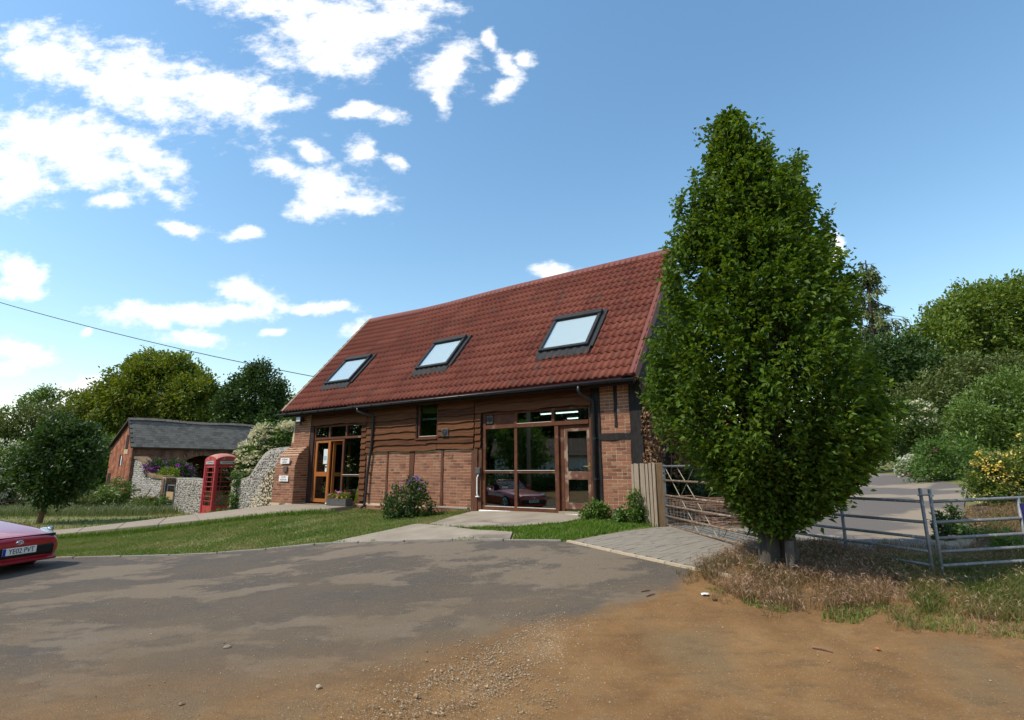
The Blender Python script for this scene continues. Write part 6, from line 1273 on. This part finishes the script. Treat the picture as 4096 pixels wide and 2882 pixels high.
# dry brome round the big tree, greener to the right
CL1 = [(2.25, 6.9), (2.2, 6.35), (2.35, 5.75), (2.8, 5.50), (3.3, 5.55), (3.9, 5.62), (4.6, 6.0), (4.9, 6.7), (4.5, 7.9), (3.5, 8.0), (2.9, 7.4)]
CL1b = [(3.9, 5.45), (4.6, 5.25), (5.3, 5.2), (7.5, 5.6), (7.5, 6.8), (5.2, 7.1), (4.4, 6.9), (4.2, 6.0)]
LF_BROME = leafmat('brome_blade', [(.085,.095,.020),(.17,.120,.045),(.25,.165,.080),(.34,.24,.13)], trans=.25, rough=.6, patch=(1.3, .65))
LF_HEAD = leafmat('brome_head', [(.22,.12,.075),(.33,.21,.14),(.44,.33,.23)], trans=.3, rough=.7)
blades('dry_grass', scatter(CL1, 12500, lambda P: .3 + .7 * (vnoise(P, 2.6, 5) > .42)), .15, .006, LF_BROME, 1.3, None, 'dry pinkish brome grass round the foot of the tall tree', heads=(LF_HEAD, .26, 2, .060))
blades('long_grass', scatter(CL1b, 14000, lambda P: .35 + .65 * (vnoise(P, 2.2, 2) > .3)), .16, .007, leafmat('verge_blade', [(.06,.095,.014),(.11,.14,.026),(.20,.17,.06),(.31,.23,.11)], trans=.3, patch=(1.5, .6)), 1.25, None, 'long tangled grass in front of the steel hurdles', heads=(LF_STRAW, .08, 2, .05))
OUT = [(1.95, 6.75), (1.95, 6.1), (2.2, 5.45), (2.9, 5.15), (3.8, 5.05), (4.6, 4.85), (6.0, 4.9), (6.0, 5.6), (4.0, 5.9), (2.7, 5.9), (2.4, 6.9)]
blades('stray_grass', scatter(OUT, 3400, lambda P: (vnoise(P, 4.1, 9) > .60) * 1.), .10, .006, LF_BROME, 1.3, None, 'stray dry tufts spreading on to the dirt', heads=(LF_HEAD, .15, 2, .05))
lows = [(2.1, 6.2), (2.3, 5.7), (2.8, 5.30), (3.6, 5.15), (4.4, 4.95), (5.5, 5.0), (5.5, 5.5), (4.2, 5.6), (2.9, 5.7)]
blades('low_grass', scatter(lows, 5200, lambda P: (vnoise(P, 3.3, 8) > .50) * 1.), .065, .009, LF_LAWN, .9, None, 'thin low grass at the edge of the dirt')
BACKV = [(3.6, 7.3), (4.6, 8.2), (6.6, 7.6), (8.8, 10.2), (9.6, 9.2), (8.5, 6.8), (5.2, 6.7)]
blades('rough_grass', scatter(BACKV, 9000, lambda P: .25 + .75 * (vnoise(P, 2.0, 4) > .5)), .17, .011, LF_BROME, .8, None, 'rough grass behind the steel hurdles', heads=(LF_STRAW, .1, 2, .05))

BEDP = [(4.9, 6.75), (6.0, 7.6), (7.0, 8.3), (8.4, 10.2), (9.7, 11.6), (13, 12.4), (10.5, 8.4), (8.4, 6.9)]
blades('bed_grass', scatter(BEDP, 7000, lambda P: (vnoise(P, 2.8, 7) > .52) * 1.), .16, .011, LF_BROME, .9, None, 'thin dry grass on the bare soil behind the front hurdle', heads=(LF_STRAW, .12, 2, .05))
lt = scatter(BEDP, 2600); zl = H(lt[:, 0], lt[:, 1]) + .05; o = ob('leaf_litter', leaf_mesh('leaf_litter', np.concatenate([lt, zl[:, None]], 1), norm(RNG.normal(0, 1, (len(lt), 3)) * (1, 1, .25)), .06 * RNG.uniform(.5, 1.3, len(lt)), .03, LF_DEAD)); tag(o, 'dry fallen leaves on the soil bed', 'leaf litter', kind='stuff')
# ------------------------------------------------------------------ loose stones, litter, sticks
def stones(name, XY, size, mat, label=None):
    n = len(XY); z = H(XY[:, 0], XY[:, 1]) + .03; V0 = np.array([(1, 0, 0), (-1, 0, 0), (0, 1, 0), (0, -1, 0), (0, 0, .7), (0, 0, -.7)]); F0 = np.array([(0, 2, 4), (2, 1, 4), (1, 3, 4), (3, 0, 4), (2, 0, 5), (1, 2, 5), (3, 1, 5), (0, 3, 5)])
    sc = size * RNG.lognormal(0, .45, (n, 1, 1)) * RNG.uniform(.5, 1.3, (n, 6, 1)); a = RNG.uniform(0, 6.28, n); c, s_ = np.cos(a), np.sin(a); V = V0[None] * sc
    V = np.stack([V[..., 0] * c[:, None] - V[..., 1] * s_[:, None], V[..., 0] * s_[:, None] + V[..., 1] * c[:, None], V[..., 2]], -1) + np.concatenate([XY, z[:, None]], 1)[:, None, :]
    o = ob(name, fast_mesh(name, V.reshape(-1, 3), (F0[None] + np.arange(n)[:, None, None] * 6).reshape(-1, 3), mat)); tag(o, label, 'gravel', kind='stuff'); return o
M_GRAV = pmat('gravel_stone', [(.15,.105,.065),(.30,.205,.115),(.42,.31,.19),(.22,.18,.14),(.52,.42,.29)], rough=.8, scale=20, rand=.9)
c = RNG.uniform(-.35, 1.15, 15000); gp_ = np.stack([-.45 + .78 * c + RNG.normal(0, .30, 15000) * (1.5 - c * .8), 4.15 + 1.12 * c + RNG.normal(0, .24, 15000)], 1); gp_ = gp_[vnoise(gp_, 5.0, 2) > RNG.uniform(.0, .75, len(gp_))]
stones('gravel', gp_, .0038, M_GRAV, 'loose pale gravel ridge across the dirt')
lq = np.stack([RNG.uniform(-5.5, 5, 30000), RNG.uniform(3.6, 8.2, 30000)], 1); lq = lq[vnoise(lq, 1.6, 6) > RNG.uniform(.1, 1.0, len(lq))]
stones('loose_stones', lq, .0026, M_GRAV, 'scattered small stones on the road and dirt')
for k, (px_, py_, zz, s_) in enumerate(((905, 2617, .03, .028), (720, 2847, .0, .020), (1272, 2765, .03, .018), (2860, 2400, .3, .022), (1665, 2820, .0, .022), (3510, 2600, .16, .022))):
    d = pixdir(px_, py_); t_ = (zz - EYE) / d[2]; x, y = d[0] * t_, d[1] * t_
    tag(ob('pebble', mesh_of('pebble', IV * (1 + .25 * RNG.uniform(-1, 1, (12, 1))), IF, M_GRAV if k < 3 or k == 4 else pmat('earth_clod', [(.07,.042,.022),(.10,.06,.03)], rough=1) if k == 3 else pmat('brick_bit', [(.34,.13,.05),(.42,.18,.08)], rough=.95)), None, (x, y, h(x, y) + .03), (0, 0, k), (s_ * 1.3, s_, s_ * .6)), ('pale grey pebble alone on the middle of the dusty road', 'small brown pebble near the bottom edge of the road', 'white pebble beside the tyre-marked dust', 'dark clod of earth beside the white litter', 'flat pale pebble in the gravel at the bottom', 'orange brick fragment beside the grass verge')[k], 'pebble', 'single pebbles')
def gpt(px_, py_, z0=.1):
    for _ in range(8): d = pixdir(px_, py_); t_ = (z0 - EYE) / d[2]; z0 = h(d[0] * t_, d[1] * t_) + .03
    return np.array([d[0] * t_, d[1] * t_, z0])
lp = gpt(2818, 2372); V = [(.055 * math.cos(a) * random.uniform(.7, 1.1), .035 * math.sin(a) * random.uniform(.7, 1.1), random.uniform(.0, .018)) for a in np.linspace(0, 6.28, 11)[:-1]] + [(0, 0, .022)]
tag(ob('paper_litter', mesh_of('paper_litter', V, [(i, (i + 1) % 10, 10) for i in range(10)], M_PVCW), None, tuple(lp)), 'crumpled scrap of white paper on the dirt', 'litter').modifiers.new('t', 'SOLIDIFY').thickness = .003
for (xa, ya, xb, yb, lab) in ((3248, 2590, 3330, 2607, 'brown stick lying on the orange dirt'), (2585, 2384, 2620, 2372, 'short broken twig on the tarmac beside the dirt'), (2565, 2364, 2600, 2358, 'tiny twig just above the broken one')):
    a, b = gpt(xa, ya), gpt(xb, yb); m = (a + b) / 2; tag(MB().tube([tuple(a), tuple(m + (0, .006, .006)), tuple(b)], [.008, .009, .005], 6).build('fallen_stick', M_TWIG), lab, 'stick', 'fallen sticks')

# ------------------------------------------------------------------ across the road (seen mirrored in the window glass)
hs = empty('white_bungalow', (-25.5, -.3, .15), R(114), 'white bungalow with a brown tiled roof across the road', 'house')
box('wall', pmat('white_render', [(.62,.64,.64),(.70,.72,.71)], rough=.9, scale=2), hs, -3.6, 4.2, 0, 6, -.8, 2.6)
M_PAN = pmat('brown_pantile', [(.16,.10,.08),(.24,.16,.13)], rough=.85, scale=3)
V = []; nx, ns = 96, 14
for j in range(ns):
    for e in (0, 1):
        for i in range(nx + 1): d = (j + e) / ns; V.append((-3.9 + 8.4 * i / nx, -.5 + 3.5 * d, 2.5 + 1.5 * d + .05 * abs(math.sin(i * math.pi / 4)) + (.05 if e == 0 else 0)))
ob('roof', mesh_of('roof', V, [(r * (nx + 1) + i, r * (nx + 1) + i + 1, (r + 1) * (nx + 1) + i + 1, (r + 1) * (nx + 1) + i) for r in range(2 * ns - 1) for i in range(nx)], M_PAN), hs)
MB().prism([(-.4, 2.45), (3.0, 3.92), (6.4, 2.45)], 'x', -3.6, 4.2).build('gable', bpy.data.materials['white_render'], hs)
MB().add([(-3.9, 3.0, 4.02), (4.5, 3.0, 4.02), (4.5, 6.6, 2.45), (-3.9, 6.6, 2.45)], [(0, 1, 2, 3)]).build('rear_roof', M_PAN, hs)
for k, (x, y, zt, r, lab) in enumerate(((-24, -11, 9, 4.2, 'big tree across the road left of the bungalow'), (-36, 6, 12, 5, 'tall tree behind the bungalow'), (-40, -8, 14, 6, 'broad tree far behind the bungalow'), (-21.5, 3.6, 5.2, 1.8, 'young tree in front of the bungalow'), (-44, 14, 12, 5.5, 'tree at the far end of the road'), (-15, -20, 10, 5, 'spreading tree behind the photographer'), (-30, -22, 12, 6, 'dense tree beyond the spreading one'), (-47, -2, 13, 6.5, 'full-crowned tree behind the bungalow roof'), (-33, -15, 10, 5, 'tree between the bungalow and the dense tree'), (-52, 6, 12, 6, 'farthest tree beyond the bungalow'), (-22, -30, 12, 6.5, 'tree at the near end of the road behind'), (-40, -34, 14, 7, 'tall tree at the back of the roadside group'))):
    z = h(x, y); lst = [(np.array([x + random.uniform(-.55, .55) * r, y + random.uniform(-.55, .55) * r, z + zt * random.uniform(.42, .82)]), np.ones(3) * r * random.uniform(.42, .62)) for _ in range(9)]
    tree('roadside_tree', lab, lst, (x, y, z), (LF_DARK, LF_MID)[k % 2], 1.5, 30, .36, .36, .18, .25, 'trees across the road', shell=.5)
for k, (x, y, zt, r, lab) in enumerate(((-4, 46, 8, 4, 'broad tree hidden behind the barn'), (4, 52, 8, 4.2, 'tree behind the barn beside the drive'), (11, 58, 8.5, 4.4, 'tree at the top of the drive'), (19, 60, 9, 4.5, 'tree at the top right of the drive'))):
    z = h(x, y); lst = [(np.array([x + random.uniform(-.55, .55) * r, y + random.uniform(-.4, .4) * r, z + zt * random.uniform(.25, .75)]), np.ones(3) * r * random.uniform(.42, .62)) for _ in range(9)]
    tree('garden_tree', lab, lst, (x, y, z), (LF_MID, LF_DARK)[k % 2], 1.6, 34, .3, .32, .16, .25, 'trees behind the barn', shell=.5)
house = empty('brick_house', (11.5, 36, h(11.5, 36) - .1), R(-20), 'orange brick house glimpsed through the leaves of the tall tree', 'house')
box('wall', pmat('orange_brickwork', [(.36,.15,.07),(.46,.22,.11)], rough=.95, scale=8), house, -3.4, 3.4, 0, 5, 0, 2.7)
MB().prism([(-.35, 2.6), (2.5, 4.6), (5.35, 2.6), (5.35, 2.72), (2.5, 4.74), (-.35, 2.72)], 'x', -3.6, 3.6).build('roof', pmat('clay_roof', [(.28,.10,.055),(.36,.15,.08)], rough=.9, scale=6), house)
MB().prism([(0, 2.7), (5, 2.7), (2.5, 4.55)], 'x', -3.4, 3.4).build('gable', bpy.data.materials['orange_brickwork'], house)
for x in (-2.3, 0, 2.3):
    wf_ = box('window', M_WHITE, house, x - .55, x + .55, -.05, .0, 1.0, 2.1); box('pane', pmat('dark_pane', [(.03,.04,.05)], rough=.1) if x < -2 else bpy.data.materials['dark_pane'], wf_, x - .47, x + .47, -.056, -.051, 1.08, 2.02)
pc = empty('parked_car', (11.6, 22.5, h(11.6, 22.5) + .03), R(-70), 'blue car parked up the drive, glimpsed through the tall tree', 'car'); M_CARB = pmat('car_paint_blue', [(.03,.07,.16)], rough=.3, coat=1)
for ch in list(car.children):
    if ch.name.startswith(('number_plate', 'badge')): continue
    n_ = ch.copy(); COL.objects.link(n_); n_.parent = pc
    if ch.type == 'MESH' and ch.data.materials and ch.data.materials[0] == M_CAR: n_.data = ch.data.copy(); n_.data.materials[0] = M_CARB
    for g_ in ch.children: m_ = g_.copy(); COL.objects.link(m_); m_.parent = n_
hard = MB(); hard.prism([(-1.60, .84), (-2.1, 1.2), (-2.75, 1.2), (-3.2, .92)], 'y', -.56, .56); hard.build('hard_top', M_CARB, pc)
pole = tag(MB().tube([(-13.5, 8.3 - .0, -.6), (-13.5, 8.3, 6.8)], [.13, .10], 10).build('telegraph_pole', M_WOODGREY, None, True), 'grey wooden telegraph pole across the road', 'pole'); pole.location = (-3.2, -3.0, 0)
hd2 = []
for i in range(16): x = -26 + 1.1 * i * .4; y = 3.6 - i * 1.4; hd2.append((np.array([x, y, h(x, y) + .5]), np.array([.9, .9, .8])))
P, D = crown_points(hd2, 4, 30, .2, .4); tag(ob('garden_hedge', leaf_mesh('garden_hedge', P, D, .2, .1, LF_MID)), 'clipped garden hedge across the road', 'hedge', kind='stuff')
